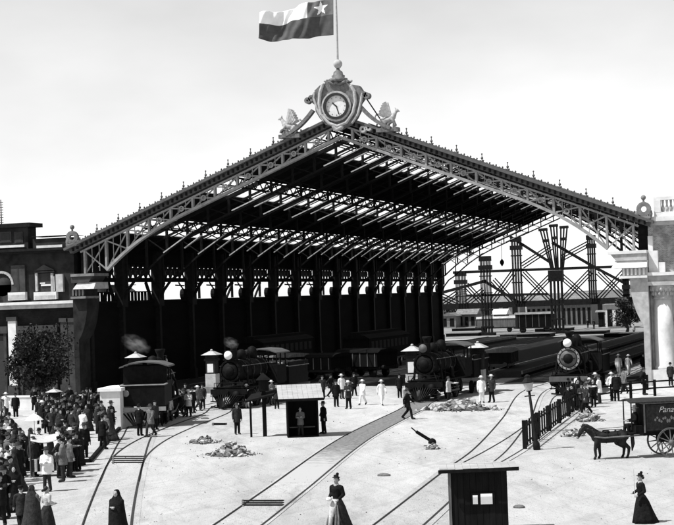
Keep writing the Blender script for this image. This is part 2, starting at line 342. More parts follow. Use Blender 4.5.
# roof: boarded strips and glazed strips on both slopes
bands = [(0, 1.5), (4.8, 10.0), (13.4, 17.9), (21.2, 24.7)]; lights = [(1.5, 4.8), (10.0, 13.4), (17.9, 21.2)]
for s in (-1, 1):
    for a, c in bands:
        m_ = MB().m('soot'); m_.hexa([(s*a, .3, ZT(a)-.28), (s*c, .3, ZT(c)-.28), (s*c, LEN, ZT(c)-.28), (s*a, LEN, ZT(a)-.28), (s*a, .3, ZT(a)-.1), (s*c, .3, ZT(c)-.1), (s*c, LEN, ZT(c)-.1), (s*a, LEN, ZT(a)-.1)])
        rp = m_.build('roof_strip', shed)
        m_ = MB().m('roofm'); m_.hexa([(s*a, .3, ZT(a)-.096), (s*c, .3, ZT(c)-.096), (s*c, LEN, ZT(c)-.096), (s*a, LEN, ZT(a)-.096), (s*a, .3, ZT(a)-.02), (s*c, .3, ZT(c)-.02), (s*c, LEN, ZT(c)-.02), (s*a, LEN, ZT(a)-.02)])
        m_.build('zinc_covering', rp)
    for a, c in lights:
        m_ = MB().m('glass'); a2, c2 = a+.02, c-.02; m_.add([(s*a2, .3, ZT(a2)-.12), (s*c2, .3, ZT(c2)-.12), (s*c2, LEN, ZT(c2)-.12), (s*a2, LEN, ZT(a2)-.12)], [(0, 1, 2, 3)])
        gl = m_.build('skylight', shed)
        m_ = MB().m('idark'); y = 2.0
        while y < LEN-1: m_.bar((s*a, y, ZT(a)-.2), (s*c, y, ZT(c)-.2), .07, .1); y += 4.0
        for q in (.5,): xx = a+(c-a)*q; m_.bar((s*xx, .3, ZT(xx)-.2), (s*xx, LEN, ZT(xx)-.2), .07, .1)
        m_.build('glazing_bar', gl)
# transverse roof trusses, one every 8 m
for k in range(1, 17):
    y = 8.0*k if k < 16 else LEN
    m_ = MB().m('idark')
    for s in (-1, 1):
        m_.bar((0, y, ZR-.42), (s*24, y, ZT(24)-.42), .24, .3)
        for j in range(12):
            x = 1+2*j
            if x > 21.5: m_.bar((s*x, y, ZT(x)-.5), (s*x, y, 9.0), .18); continue
            m_.bar((s*x, y, ZT(x)-.5), (s*x, y, ZB(x)), .2 if k < 16 else .14)
            if x < 20: m_.bar((s*x, y, ZB(x)), (s*(x+2), y, ZT(x+2)-.5), .09)
    rt = m_.build('roof_truss', shed)
    m_ = MB().m('idark'); xs = [i*.75 for i in range(29)]
    for s in (-1, 1):
        for a, c in zip(xs, xs[1:]): m_.bar((s*a, y, ZB(a)+.1), (s*c, y, ZB(c)+.1), .34, .16)
        q = [(21-.0, ZB(21)), (22.2, 9.6), (23.0, 8.6), (23.4, 7.6)]
        for (a, z1), (c, z2) in zip(q, q[1:]): m_.bar((s*a, y, z1+.1), (s*c, y, z2+.1), .34, .16)
    m_.build('bottom_chord', rt)
    for s in (-1, 1):       # pale bars painting the sunlight that falls through the glass onto the chord
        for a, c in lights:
            a2, c2 = (a-1.0, c-.7) if a < 17 else (a-1.4, c-1.9); MB().m('isunlit').bar((s*a2, y, ZB(a2)+.24), (s*c2, y, ZB(c2)+.24), .42, .1).build('sunlit_chord_bar', rt)
    if k < 16:      # lighter intermediate rafters with a bar painted sunlit under each glazed strip
        m_ = MB().m('idark'); y2 = y+4
        for s in (-1, 1):
            m_.bar((0, y2, ZR-.36), (s*24, y2, ZT(24)-.36), .14, .2)
        m_.build('rafter', shed)
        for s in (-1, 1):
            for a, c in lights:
                a2, c2 = (a-.2, c-1.3) if a < 17 else (a-.6, c-2.2); MB().m('isunlit').bar((s*a2, y2, ZB(a2)+.5), (s*c2, y2, ZB(c2)+.5), .3, .08).build('sunlit_chord_bar', rt)

# lattice purlins along the hall
for s in (-1, 1):
    for x in (1.4, 9.9, 17.8):
        m_ = MB().m('idark'); zt = ZT(x)-.5; zb = zt-.75
        m_.bar((s*x, .4, zt), (s*x, LEN, zt), .12, .14); m_.bar((s*x, .4, zb), (s*x, LEN, zb), .12, .14)
        y = 0.4
        while y < LEN-2: m_.bar((s*x, y, zb), (s*x, y+1, zt), .08); m_.bar((s*x, y+1, zt), (s*x, y+2, zb), .08); y += 2
        m_.build('lattice_purlin', shed)
# side walls: boarded below, a clerestory of brackets and fretwork above
for s in (-1, 1):
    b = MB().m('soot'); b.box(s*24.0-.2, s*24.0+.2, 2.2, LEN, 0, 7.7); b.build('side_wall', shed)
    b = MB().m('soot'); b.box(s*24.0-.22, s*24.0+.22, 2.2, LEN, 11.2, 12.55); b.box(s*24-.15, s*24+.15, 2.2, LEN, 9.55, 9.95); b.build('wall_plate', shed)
    for k in range(0, 17):
        y = min(8.0*k, LEN) if k else 1.6
        c_ = MB().m('idark'); x = s*23.6
        c_.box(x-.35, x+.35, y-.35, y+.35, 0, 1.0); c_.box(x-.24, x+.24, y-.24, y+.24, 1.0, 7.3); c_.box(x-.4, x+.4, y-.55, y+.55, 7.3, 12.4)
        c_.build('iron_column', shed)
    for k in range(0, 16):
        y0 = 8.0*k+.6 if k else 2.3; y1 = 8.0*(k+1)-.6
        if y1 > LEN: y1 = LEN-.4
        b = MB().m('wdark'); X = s*24.0
        b.box(X-.3, X+.3, y0-.1, y1+.1, 7.7, 7.88)
        if k < 2:
            b.bar((X, y1, 7.9), (X, y1-1.2, 9.55), .2, .3); b.bar((X, y0+.3 if k else y0+3, 7.9), (X, y0+1.6 if k else y0+4.6, 11.2), .2, .35)
            yy = y0+.4
            while yy < y1: b.box(X-.1, X+.1, yy-.09, yy+.09, 7.88, 8.65); yy += .72
            b.box(X-.12, X+.12, y0, y1, 8.62, 8.72)
        # quarter arch bracket at the far side, a raking strut at the near side
        if k >= 2:
            b.lathe([(.55, -.2), (.55, .2)], (X, y1-.25, 8.35), 12, 'x', False)
            rk = random.uniform(1.6, 2.4); b.bar((X, y0+.1, 7.9), (X, y0+rk, 9.55), .2, .34); b.bar((X, y0, 8.95), (X, y0+1.0, 8.95), .14, .16)
            if random.random() < .6: b.box(X-.1, X+.1, y0, y0+.55+random.random()*.4, 8.3, 8.85)
            if random.random() < .5: b.bar((X, y1-.1, 9.2), (X, y1-2.2, 9.25), .1, .14); b.bar((X, y1-1.4, 9.5), (X, y1-.1, 8.7), .1, .12)
            if random.random() < .5: ym = (y0+y1)/2+random.uniform(-1, 1); b.box(X-.1, X+.1, ym-.12, ym+.12, 7.9, 9.5); b.bar((X, ym-1.6, 7.9), (X, ym+.3, 9.5), .16, .2)
        br = b.build('clerestory_bay', shed)
        b = MB().m('idark'); nn = 6; dy = (y1-y0)/nn
        for j in range(nn):
            ya = y0+dy*j; b.bar((X, ya, 9.9), (X, ya+dy, 11.2), .1, .16); b.bar((X, ya+dy, 9.9), (X, ya, 11.2), .1, .16); b.box(X-.08, X+.08, ya-.13, ya+.13, 9.9, 11.2)
            b.lathe([(.34, -.06), (.34, .06)], (X, ya+dy/2, 10.55), 8, 'x', False)
        b.box(X-.08, X+.08, y0, y1, 10.95, 11.2)
        b.build('fretwork_frieze', br)
b = MB().m('plaster'); b.extx([(2.6, 9.3), (2.6, 9.36), (13.2, 9.36), (13.2, 9.3)], -25.6, -24.5); b.hexa([(-25.6, 3, 8.72), (-24.5, 3, 8.72), (-24.5, 13.2, 8.72), (-25.6, 13.2, 8.72), (-25.5, 3, 9.29), (-25.3, 3, 9.29), (-25.3, 13.2, 9.29), (-25.5, 13.2, 9.29)]); tag(b.build('annex_awning'), 'white sloping awning seen through the first openings of the west wall', 'awning')
# hanging lamp under the far end
b = MB().m('idark'); q = P(502, 263, 118); b.tube((q.x, q.y, q.z), (q.x, q.y, ZT(q.x)-2.2), .04, .04, 6)
b.lathe([(.08, .6), (.3, .3), (.34, 0), (.12, -.4), (.02, -.5)], (q.x, q.y, q.z), 10)
tag(b.build('hanging_lamp'), 'small dark lamp hanging on a rod under the far end arch', 'lamp')

# masonry consoles under both ends of the truss are parts of the pavilions
def console(par, s, wall):
    pale = 'plaster' if s > 0 else 'mplaster'; c_ = MB().m(pale); x0, x1 = (21.2 if s > 0 else 21.9), 24.0
    X = lambda a, d: (min(s*a, s*d), max(s*a, s*d))
    a, d = X(x0-.1, x1); c_.box(a, d, -1.0, 1.8, 10.02, 10.25)
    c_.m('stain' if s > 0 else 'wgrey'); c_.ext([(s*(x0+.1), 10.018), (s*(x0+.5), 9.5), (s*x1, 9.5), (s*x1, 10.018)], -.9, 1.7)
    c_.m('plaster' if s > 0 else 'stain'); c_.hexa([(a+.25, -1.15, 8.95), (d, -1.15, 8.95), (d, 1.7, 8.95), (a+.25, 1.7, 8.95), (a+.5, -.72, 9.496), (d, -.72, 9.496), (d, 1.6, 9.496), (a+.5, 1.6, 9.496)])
    a, d = X(x0+.9, x1); c_.m(wall); c_.box(a, d, -.8, 1.6, 8.35, 8.946)
    o = c_.build('console', par)
    k = MB().m(pale); xx = a+.08
    while xx < d-.1: k.box(xx, xx+.14, -.95, -.803, 8.4, 8.9); xx += .3
    a, d = X(x0+.7, x1); k.box(a, d, -1.1, 1.6, 8.16, 8.346)
    k.build('dentil_course', o)
    bk = MB().m(wall); pts = [(s*24.0, 8.15), (s*22.6, 8.15)]+[(s*(23.55-.9*math.cos(t*PI/16)**1.6), 8.1-3.4*math.sin(t*PI/16)) for t in range(0, 9)]+[(s*23.55, 0), (s*24.0, 0)]
    bk.ext(pts, -.7, 1.5); bk.build('concave_bracket', par)

# ------------------------------------------------------------------ west pavilion (dark, sooty)
pav = thing('station_pavilion', 'dark sooty masonry pavilion with white sills and pilasters behind a tree', 'building')
def bx(b, u0, u1, v0, v1, y0, y1):           # box whose front face covers the pixel rectangle at plane y0
    p = P(u0, v1, y0); q = P(u1, v0, y0); return b.box(p.x, q.x, y0, y1, p.z, q.z)
W0 = -46.0
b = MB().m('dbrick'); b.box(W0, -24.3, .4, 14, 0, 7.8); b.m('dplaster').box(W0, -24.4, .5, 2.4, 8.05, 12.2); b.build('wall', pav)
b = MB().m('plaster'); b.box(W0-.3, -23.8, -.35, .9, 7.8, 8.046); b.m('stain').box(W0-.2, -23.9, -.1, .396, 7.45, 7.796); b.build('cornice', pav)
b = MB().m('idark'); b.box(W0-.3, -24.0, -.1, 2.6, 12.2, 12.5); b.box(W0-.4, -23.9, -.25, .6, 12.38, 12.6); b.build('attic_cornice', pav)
# roof lantern and parapet block
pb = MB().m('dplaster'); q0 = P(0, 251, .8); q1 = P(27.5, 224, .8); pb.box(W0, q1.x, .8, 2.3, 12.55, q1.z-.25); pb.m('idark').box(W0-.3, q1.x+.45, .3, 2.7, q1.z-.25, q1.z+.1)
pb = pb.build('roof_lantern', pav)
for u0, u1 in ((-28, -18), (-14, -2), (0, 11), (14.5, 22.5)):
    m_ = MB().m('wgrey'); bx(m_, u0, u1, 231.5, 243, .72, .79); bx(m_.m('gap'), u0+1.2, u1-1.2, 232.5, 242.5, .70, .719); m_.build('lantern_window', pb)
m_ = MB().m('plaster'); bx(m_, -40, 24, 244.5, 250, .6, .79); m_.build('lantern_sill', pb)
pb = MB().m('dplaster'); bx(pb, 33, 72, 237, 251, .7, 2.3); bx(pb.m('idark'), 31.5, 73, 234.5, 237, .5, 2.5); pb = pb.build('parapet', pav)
m_ = MB().m('plaster'); bx(m_, 36.5, 62, 244.5, 250, .6, .69); m_.build('parapet_panel', pb)
def attic_window(u0, u1, v0, v1, sill=True, pane='wgrey'):
    f_ = MB().m('stain'); bx(f_, u0-1.6, u0, v0, v1, .25, .49); bx(f_, u1, u1+1.6, v0, v1, .25, .49); f_.m('dplaster'); bx(f_, u0-3, u1+3, v0-2.2, v0, .15, .49)
    a = P(u0-2.5, v0-2.2, .2); c = P(u1+2.5, v0-2.2, .2); f_.ext([(a.x, a.z), (c.x, a.z), ((a.x+c.x)/2, a.z+.5)], .2, .48)
    f_ = f_.build('attic_window', pav)
    m_ = MB().m(pane); bx(m_, u0, u1, v0, v1, .44, .49); m_.build('shutter', f_)
    if sill: m_ = MB().m('plaster'); bx(m_, u0-3.2, u1+5, v1, v1+8.5, .1, .49); m_.m('stain'); bx(m_, u0-2.4, u1+4, v1+3.6, v1+8.5, .08, .099); m_.build('window_apron', f_)
attic_window(37, 51, 273, 291.5)
attic_window(-22, -8, 270, 291.5)
m_ = MB().m('plaster'); bx(m_, 41, 53, 284, 286.2, .36, .43); bx(m_, 40, 45, 282.5, 284, .36, .43); bx(m_, 51.3, 54, 276, 291, .3, .43); m_.build('half_drawn_blind', pav)
m_ = MB().m('stain'); bx(m_, 56, 62.5, 274, 292, .2, .49); m_.m('wgrey'); bx(m_, 11.5, 24.5, 265, 292, .3, .49); bx(m_.m('gap'), 17.5, 18.5, 268, 292, .28, .299); m_.build('attic_pilaster', pav)
m_ = MB().m('plaster'); bx(m_, 8, 25, 292, 300.5, .1, .49); m_.m('stain'); bx(m_, 8, 25, 294.5, 299, .06, .099); m_.build('pilaster_base', pav)
aw = MB().m('gap'); a = P(2, 285, .4); aw.lathe([(1.0, 0), (1.0, .08)], (a.x, .4, a.z), 20, 'y'); aw.box(a.x-1.0, a.x+1.0, .4, .48, 8.06, a.z); aw.m('stain')
for i in range(12):
    t0, t1 = PI*i/12, PI*(i+1)/12; aw.bar((a.x+1.1*math.cos(t0), .36, a.z+1.1*math.sin(t0)), (a.x+1.1*math.cos(t1), .36, a.z+1.1*math.sin(t1)), .2, .2)
aw.build('arched_window', pav)
for (u0, u1, v0, key) in ((9.5, 15.5, 321, 'plaster'), (62, 67, 322, 'wgrey'), (69.5, 75, 322, 'wgrey'), (-24, -17, 321, 'stain')):
    m_ = MB().m(key); p = P(u0, 380, .1); q = P(u1, v0, .1); m_.box(p.x, q.x, .1, .39, .9, q.z); m_.m('wgrey'); m_.box(p.x-.12, q.x+.12, 0, .395, 0, .9); m_.box(p.x-.1, q.x+.1, .02, .396, q.z, q.z+.35)
    m_.build('pilaster', pav)
for u0, u1 in ((22, 54), (-10, 4)):
    p = P(u0, 340, .3); q = P(u1, 340, .3); m_ = MB().m('gap'); m_.box(p.x, q.x, .34, .395, 0, 5.2); m_.m('wgrey'); m_.box(p.x-.25, p.x, .2, .395, 0, 5.4); m_.box(q.x, q.x+.25, .2, .395, 0, 5.4); m_.box(p.x-.4, q.x+.4, .1, .395, 5.4, 6.0)
    m_.build('doorway', pav)
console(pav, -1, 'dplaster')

# ------------------------------------------------------------------ east pavilion (bright plaster, bare brick above)
pav2 = thing('station_pavilion', 'pale unfinished masonry pavilion with white half column and bare brick upper storey', 'building', (0, 0, 0))
E1 = 46.0
b = MB().m('stain'); b.box(24.02, E1, .4, 16, 0, 8.0); b.m('brick'); b.box(24.02, E1, .5, 16, 8.55, 12.4); b.build('wall', pav2)
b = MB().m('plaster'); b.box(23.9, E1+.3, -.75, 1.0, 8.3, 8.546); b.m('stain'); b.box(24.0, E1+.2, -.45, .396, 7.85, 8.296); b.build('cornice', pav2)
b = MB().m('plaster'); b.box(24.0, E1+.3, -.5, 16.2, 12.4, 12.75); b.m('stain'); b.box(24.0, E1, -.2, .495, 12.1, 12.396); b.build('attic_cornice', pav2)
pb = MB().m('plaster'); b0 = 24.6; pb.box(b0, E1, -.1, .5, 12.75, 13.1); pb.box(b0, E1, -.1, .5, 14.0, 14.25)
for x in (24.6, 28.4, 32.2): pb.box(x, x+.5, -.12, .52, 13.1, 14.0)
pb = pb.build('parapet', pav2)
x = 25.25
while x < 34:
    MB().m('stain').lathe([(.1, 0), (.14, .25), (.07, .55), (.1, .9)], (x, .2, 13.1), 8).build('baluster', pb); x += .3
# white half-plastered strip of the attic
b = MB().m('plaster'); b.box(24.05, 24.75, -.15, .495, 8.55, 10.2); b.box(24.05, 25.25, -.1, .494, 8.55, 9.3); b.box(24.05, 24.4, -.12, .493, 10.2, 11.3); b.build('attic_pilaster', pav2)
# engaged column with capital
cx = 24.95
b = MB().m('plaster'); b.lathe([(.80, 1.2), (.84, 1.35), (.72, 1.5), (.74, 4.2), (.66, 6.5)], (cx, .35, 0), 24); b.m('plaster').box(cx-.95, cx+.95, -.6, .396, 0, 1.2); col = b.build('half_column', pav2)
b = MB().m('stain'); b.lathe([(.67, 6.5), (.78, 6.58), (.7, 6.66), (.74, 7.0), (.98, 7.45), (1.0, 7.55)], (cx, .3, 0), 20); b.box(cx-1.05, cx+1.05, -.75, .395, 7.55, 7.846)
for i in range(9):
    a = PI+PI*i/8; b.ball((cx+.86*math.cos(a), .3+.86*math.sin(a), 7.3), .14, .14, .22, n=8); b.ball((cx+.76*math.cos(a+.2), .3+.76*math.sin(a+.2), 6.95), .12, .12, .2, n=8)
b.build('capital', col)
for xx in (28.6, 33, 37):
    b = MB().m('plaster'); b.box(xx-.6, xx+.6, -.1, .396, 0, 7.84); b.build('pilaster', pav2)
for xx in (26.9, 30.8, 35):
    b = MB().m('gap'); b.lathe([(.9, 0), (.9, .06)], (xx, .33, 4.8), 24, 'y'); b.box(xx-.9, xx+.9, .33, .39, 0, 4.8); dr = b.build('arched_doorway', pav2)
    b = MB().m('stain')
    for i in range(12):
        t0, t1 = PI*i/12, PI*(i+1)/12; b.bar((xx+1.02*math.cos(t0), .3, 4.8+1.02*math.sin(t0)), (xx+1.02*math.cos(t1), .3, 4.8+1.02*math.sin(t1)), .24, .2)
    b.build('archivolt', dr)
console(pav2, 1, 'stain')

# eave ornaments: cartouche with a ball above each corner of the gable
for s, key, nm in ((1, 'mplaster', 'pale ring shaped cartouche with ball finial on the bright pavilion corner'), (-1, 'gdark', 'dark scrolled cartouche with ball finial on the sooty pavilion corner')):
    x = s*23.9; z = 12.6; o = thing('cartouche', nm, 'ornament', (x, -.6, z))
    b = MB().m(key); b.ring((0, 0, .75), .22, .55, -.15, .15, 20); b.box(-.5, .5, -.3, .3, 0, .22); b.tube((0, 0, 1.25), (0, 0, 1.5), .1, .06); b.ball((s*-.5, 0, .35), .22, .15, .3); b.ball((s*.45, 0, .38), .2, .15, .34); b.build('ring', o)
    b = MB().m(key); b.ball((0, 0, 1.62), .2); b.build('ball_finial', o)
q = P(1.5, 226, 1.5)
b = MB().m('imid'); b.tube((q.x, q.y, 14.5), (q.x, q.y, q.z+2.3), .06, .04, 6)
for i in range(9): b.bar((q.x-.2, q.y, q.z+.3+.22*i), (q.x+.2, q.y, q.z+.3+.22*i), .06)
tag(b.build('signal_mast'), 'thin mast with small rungs on the roof lantern of the dark pavilion', 'mast')

# ------------------------------------------------------------------ clock, flagpole, flag, griffins
ck = thing('station_clock', 'round white clock in a scrolled baroque shield at the gable peak', 'clock', (0, -.9, 22.2))
def cp(u, v): p = P(u, v, -.9); return (p.x, p.z-22.2)
K = 5.185
out = [(245, 103), (355, 103), (362, 112), (350, 120), (375, 128), (412, 134), (432, 165), (436, 200), (418, 225), (416, 262), (398, 300), (372, 332), (330, 352), (305, 368), (285, 352), (240, 335), (212, 305), (190, 270), (186, 235), (160, 215), (168, 188), (184, 160), (212, 132), (238, 122)]
b = MB().m('gdark'); b.ext([cp(280+x/K, 60+y/K) for x, y in out], -.25, .5); b.build('shield', ck)
def strip(pts, w_, y0, y1, key, name, par):
    b = MB().m(key)
    q = [cp(280+x/K, 60+y/K) for x, y in pts]
    for a, c in zip(q, q[1:]): b.tube((a[0], (y0+y1)/2, a[1]), (c[0], (y0+y1)/2, c[1]), w_*.55, w_*.55, 8)
    for a in q: b.ball((a[0], (y0+y1)/2, a[1]), w_*.55, n=8)
    return b.build(name, par)
strip([(228, 130), (215, 170), (210, 230), (222, 285), (262, 330), (305, 345), (350, 325), (385, 275), (398, 220), (392, 165), (375, 138)], .26, -.5, -.2, 'gwhite', 'inner_moulding', ck)
strip([(184, 170), (180, 200), (200, 260), (230, 315)], .2, -.42, -.1, 'gwhite', 'scroll', ck)
strip([(430, 175), (425, 215), (410, 280), (380, 325)], .2, -.42, -.1, 'gwhite', 'scroll', ck)
strip([(232, 108), (368, 108)], .22, -.6, .7, 'gwhite', 'cap_moulding', ck)
strip([(262, 116), (285, 126), (298, 120), (312, 128), (340, 116)], .22, -.55, -.2, 'gdark', 'garland', ck)
strip([(285, 345), (300, 362), (325, 350)], .34, -.5, -.1, 'gwhite', 'pendant', ck)
for x, y in ((168, 200), (438, 180), (148, 212), (455, 186)):
    c_ = cp(280+x/K, 60+y/K); b = MB().m('gdark'); b.ring((c_[0], 0, c_[1]), .08, .26, -.35, .2, 14); b.build('volute', ck)
c0 = cp(337.9, 106.7)
b = MB().m('black'); b.ring((c0[0], 0, c0[1]), .86, 1.06, -.6, -.2, 36); b.build('bezel', ck)
b = MB().m('gwhite'); b.ring((c0[0], 0, c0[1]), 1.06, 1.22, -.5, -.2, 36); b.build('bezel_moulding', ck)
b = MB().m('dial'); b.lathe([(.87, -.42), (.87, -.22)], (c0[0], 0, c0[1]), 36, 'y', False); dl = b.build('dial', ck)
for k, (a, ln, wd) in enumerate(((R(313), .44, .1), (R(163), .68, .07))):
    b = MB().m('black'); dx, dz = math.sin(a), math.cos(a); b.bar((c0[0]-dx*.1, -.45-.02*k, c0[1]-dz*.1), (c0[0]+dx*ln, -.45-.02*k, c0[1]+dz*ln), .02, wd, up=(dz, 0, -dx)); b.build('hour_hand' if k == 0 else 'minute_hand', dl)
b = MB().m('mplaster')
for k in range(12):
    a = 2*PI*k/12; b.bar((c0[0]+.66*math.sin(a), -.43, c0[1]+.66*math.cos(a)), (c0[0]+.76*math.sin(a), -.43, c0[1]+.76*math.cos(a)), .02, .05, up=(math.cos(a), 0, -math.sin(a)))
b.build('hour_mark', dl)
b = MB().m('gdark'); t_ = cp(338, 80.5); x, z = t_[0], t_[1]
b.lathe([(.75, -.1), (.75, .15), (.5, .2), (.55, .4), (.42, .45), (.36, .7), (.16, .85), (.12, 1.05)], (x, .1, z), 16); b.build('pedestal', ck)
b = MB().m('gwhite'); b.ball((x, .1, z+1.35), .36, n=16); b.lathe([(.1, 1.0), (.24, 1.05), (.24, 1.1), (.1, 1.15)], (x, .1, z), 12); b.build('ball_finial', ck)
for s in (-1, 1):             # long foot scrolls running down the rakes
    b = MB().m('gdark'); pr = None
    for i in range(13):
        t = i/12; xx = s*(2.0+2.4*t); zz = .9*(1-t)**2.2-SL*(xx*s)+.28-(.0)
        if pr: b.bar(pr, (xx, 0, zz), .5, .26)
        pr = (xx, 0, zz)
    for i in range(10):
        a0, a1 = PI*1.7*i/10, PI*1.7*(i+1)/10
        cxx, czz = s*4.5, -SL*4.5+.5; b.bar((cxx+.3*math.cos(a0)*s, 0, czz+.3*math.sin(a0)), (cxx+.3*math.cos(a1)*s, 0, czz+.3*math.sin(a1)), .4, .14)
    b.build('foot_scroll', ck)
b = MB().m('idark'); a = cp(280+438/K, 60+180/K); c_ = cp(280+522/K, 60+305/K); b.bar((a[0], -.2, a[1]), (c_[0], -.2, c_[1]), .09); b.build('stay_rod', ck)
fp = thing('flagpole', 'slender pale flagpole rising from the ball above the clock', 'flagpole', (t_[0], -.8, 22.2+t_[1]+1.6))
b = MB().m('wlight'); b.tube((0, 0, 0), (.08, 0, 8.6), .085, .055, 10); b.build('pole', fp)
b = MB().m('gwhite'); b.ball((.08, 0, 8.68), .14); b.build('truck_ball', fp)
# the flag streams to the left of the pole; only its lower part is inside the frame
f0 = P(333.6, 36.0, -.8); fl, fh = 6.35, 2.95
nx, nz_ = 132, 60; vs = []; fs = []; mi = []
for i in range(nx+1):
    for j in range(nz_+1):
        a = i/nx; c_ = j/nz_
        y = (.30*math.sin(a*9.5+c_*2.2)+.17*math.sin(a*23-c_*4.5)+.07*math.sin(a*44+c_*9))*min(1, a*3)
        z = .1+(fh*(1-.30*a))*c_ + .16*a + (.10*math.sin(a*6.2+.4)+.08*math.sin(a*13+c_*2))*min(1, a*2) - .16*math.sin(PI*a)*(1-c_)
        vs.append((-fl*a*(1-.02*c_)+.03*c_*fh, y, z))
def in_star(i, j):
    x, z = (i+.5)/nx*6.35-6.35/6, ((j+.5)/nz_-.78)*2.95; a = math.atan2(x, z) % (2*PI/5); a = abs(a-PI/5); q = math.hypot(x, z)   # five points
    return q*math.cos(PI/5-a+.0) < .62*.382*math.cos(PI/5)/math.cos(PI/5) if q > .62 else q*math.cos(2*PI/5-(PI/5-a)) < .62*math.cos(2*PI/5)
me = bpy.data.meshes.new('flag'); keys = ['fred', 'fwhite', 'fblue']
for i in range(nx):
    for j in range(nz_):
        q = i*(nz_+1)+j; fs.append((q, q+nz_+1, q+nz_+2, q+1)); mi.append(0 if j < nz_*.56 else (2 if i < nx//3 and not in_star(i, j) else 1))
me.from_pydata(vs, [], fs)
for k in keys: me.materials.append(M[k])
me.polygons.foreach_set('material_index', mi); me.polygons.foreach_set('use_smooth', [True]*len(fs))
flag = bpy.data.objects.new('flag', me); C.objects.link(flag); flag.location = (f0.x, -.8, f0.z)
so_ = flag.modifiers.new('thickness', 'SOLIDIFY'); so_.thickness = .012
tag(flag, 'flag with dark lower stripe and starred canton streaming from the flagpole', 'flag')

def griffin(s, label, key):
    o = thing('griffin_statue', label, 'statue')
    b = MB().m(key)
    b.chain([(-.45, 0, .55), (.05, 0, .62), (.4, 0, .8), (.62, 0, 1.15)], [.24, .27, .24, .13])     # trunk and neck
    b.ball((.72, 0, 1.27), .17, .13, .15); b.tube((.8, 0, 1.27), (.98, 0, 1.18), .09, .03)
    b.chain([(.66, .07, 1.38), (.6, .1, 1.52)], [.05, .02]); b.chain([(.66, -.07, 1.38), (.6, -.1, 1.52)], [.05, .02])
    for y in (-.14, .14):
        b.chain([(.36, y, .65), (.5, y, .38), (.44, y, .06), (.6, y, .04)], [.13, .08, .06, .06])
        b.chain([(-.42, y, .55), (-.22, y, .34), (-.52, y, .22), (-.42, y, .03), (-.26, y, .03)], [.2, .13, .07, .06, .06])
    b.chain([(-.62, 0, .5), (-.9, 0, .6), (-1.0, 0, .95), (-.82, 0, 1.1)], [.07, .05, .05, .08])
    body = b.build('body', o, remesh=.035, smooth=2)
    for y in (-.2, .2):
        w_ = MB().m(key)
        for i in range(6):
            t = i/5; a = (.2-.42*t, y*(1+.2*t), .85); c_ = (-.1-.50*t, y*(1.6+.5*t), 1.95-.85*t**1.5); w_.bar(a, c_, .06, .2)
        w_.build('wing', o)
    b = MB().m('gdark'); b.box(-.85, .85, -.35, .35, -.3, 0); b.build('plinth', o)
    o.scale = (s*1.05, 1.05, 1.05)
    return o
for u, s, lb in ((290.5, -1, 'pale winged griffin statue on the shaded rake beside the clock'), (388.5, 1, 'pale winged griffin statue on the rake beyond the stay rod and scroll')):
    p = P(u, 130, -.6); g_ = griffin(s, lb, 'gwhite'); g_.location = (p.x, -.7, ZT(p.x)+.22); g_.rotation_euler.y = 0
    if s > 0:
        wv = MB().m('gwhite')
        for k in range(2): wv.ring((-1.5-.5*k*.9, -.1, .12-.1*k), .1, .26, -.2, .2, 14)
        wv.build('scroll', g_)

# ------------------------------------------------------------------ steel framework of columns and braces beyond the far gable
fw = thing('steel_framework', 'dark skeletal steel columns and cross braces standing beyond the far arch', 'framework')
YA, YB = 152.0, 174.0
def lattice_column(u0, u1, vtop, vbot, Y, flare=None, caps=14):
    p = P((u0+u1)/2, vbot, Y); q = P((u0+u1)/2, vtop, Y); wd = (P(u1, vtop, Y)-P(u0, vtop, Y)).length
    zb = 0 if vbot > 320 else p.z; x = p.x; zt = q.z
    o = MB().m('idark'); n = 4
    for i in range(n):
        xx = x-wd/2+wd*(i+.5)/n
        for yy in (-.5, .5): o.box(xx-.08, xx+.08, Y+yy-.08, Y+yy+.08, zb, zt)
    for z in np.linspace(zb+1.5, zt-3.5, 4): o.box(x-wd/2, x+wd/2, Y-.62, Y+.62, z-.1, z+.1)
    o.box(x-wd/2-.1, x+wd/2+.1, Y-.7, Y+.7, zt-2.4, zt-1.6)
    for i in range(n): xx = x-wd/2+wd*(i+.5)/n; o.box(xx-.24, xx+.24, Y-.6, Y+.6, zt-.9, zt)
    if zb == 0: o.box(x-wd/2-.3, x+wd/2+.3, Y-1, Y+1, 0, .5)
    return o.build('column', fw)
lattice_column(456, 467, 271.5, 304, YB); lattice_column(482, 493.5, 256, 334, YA); lattice_column(513, 523.5, 237, 304, YB)
lattice_column(589, 597.5, 235, 302, YB); lattice_column(623.5, 630, 276, 303, YB)
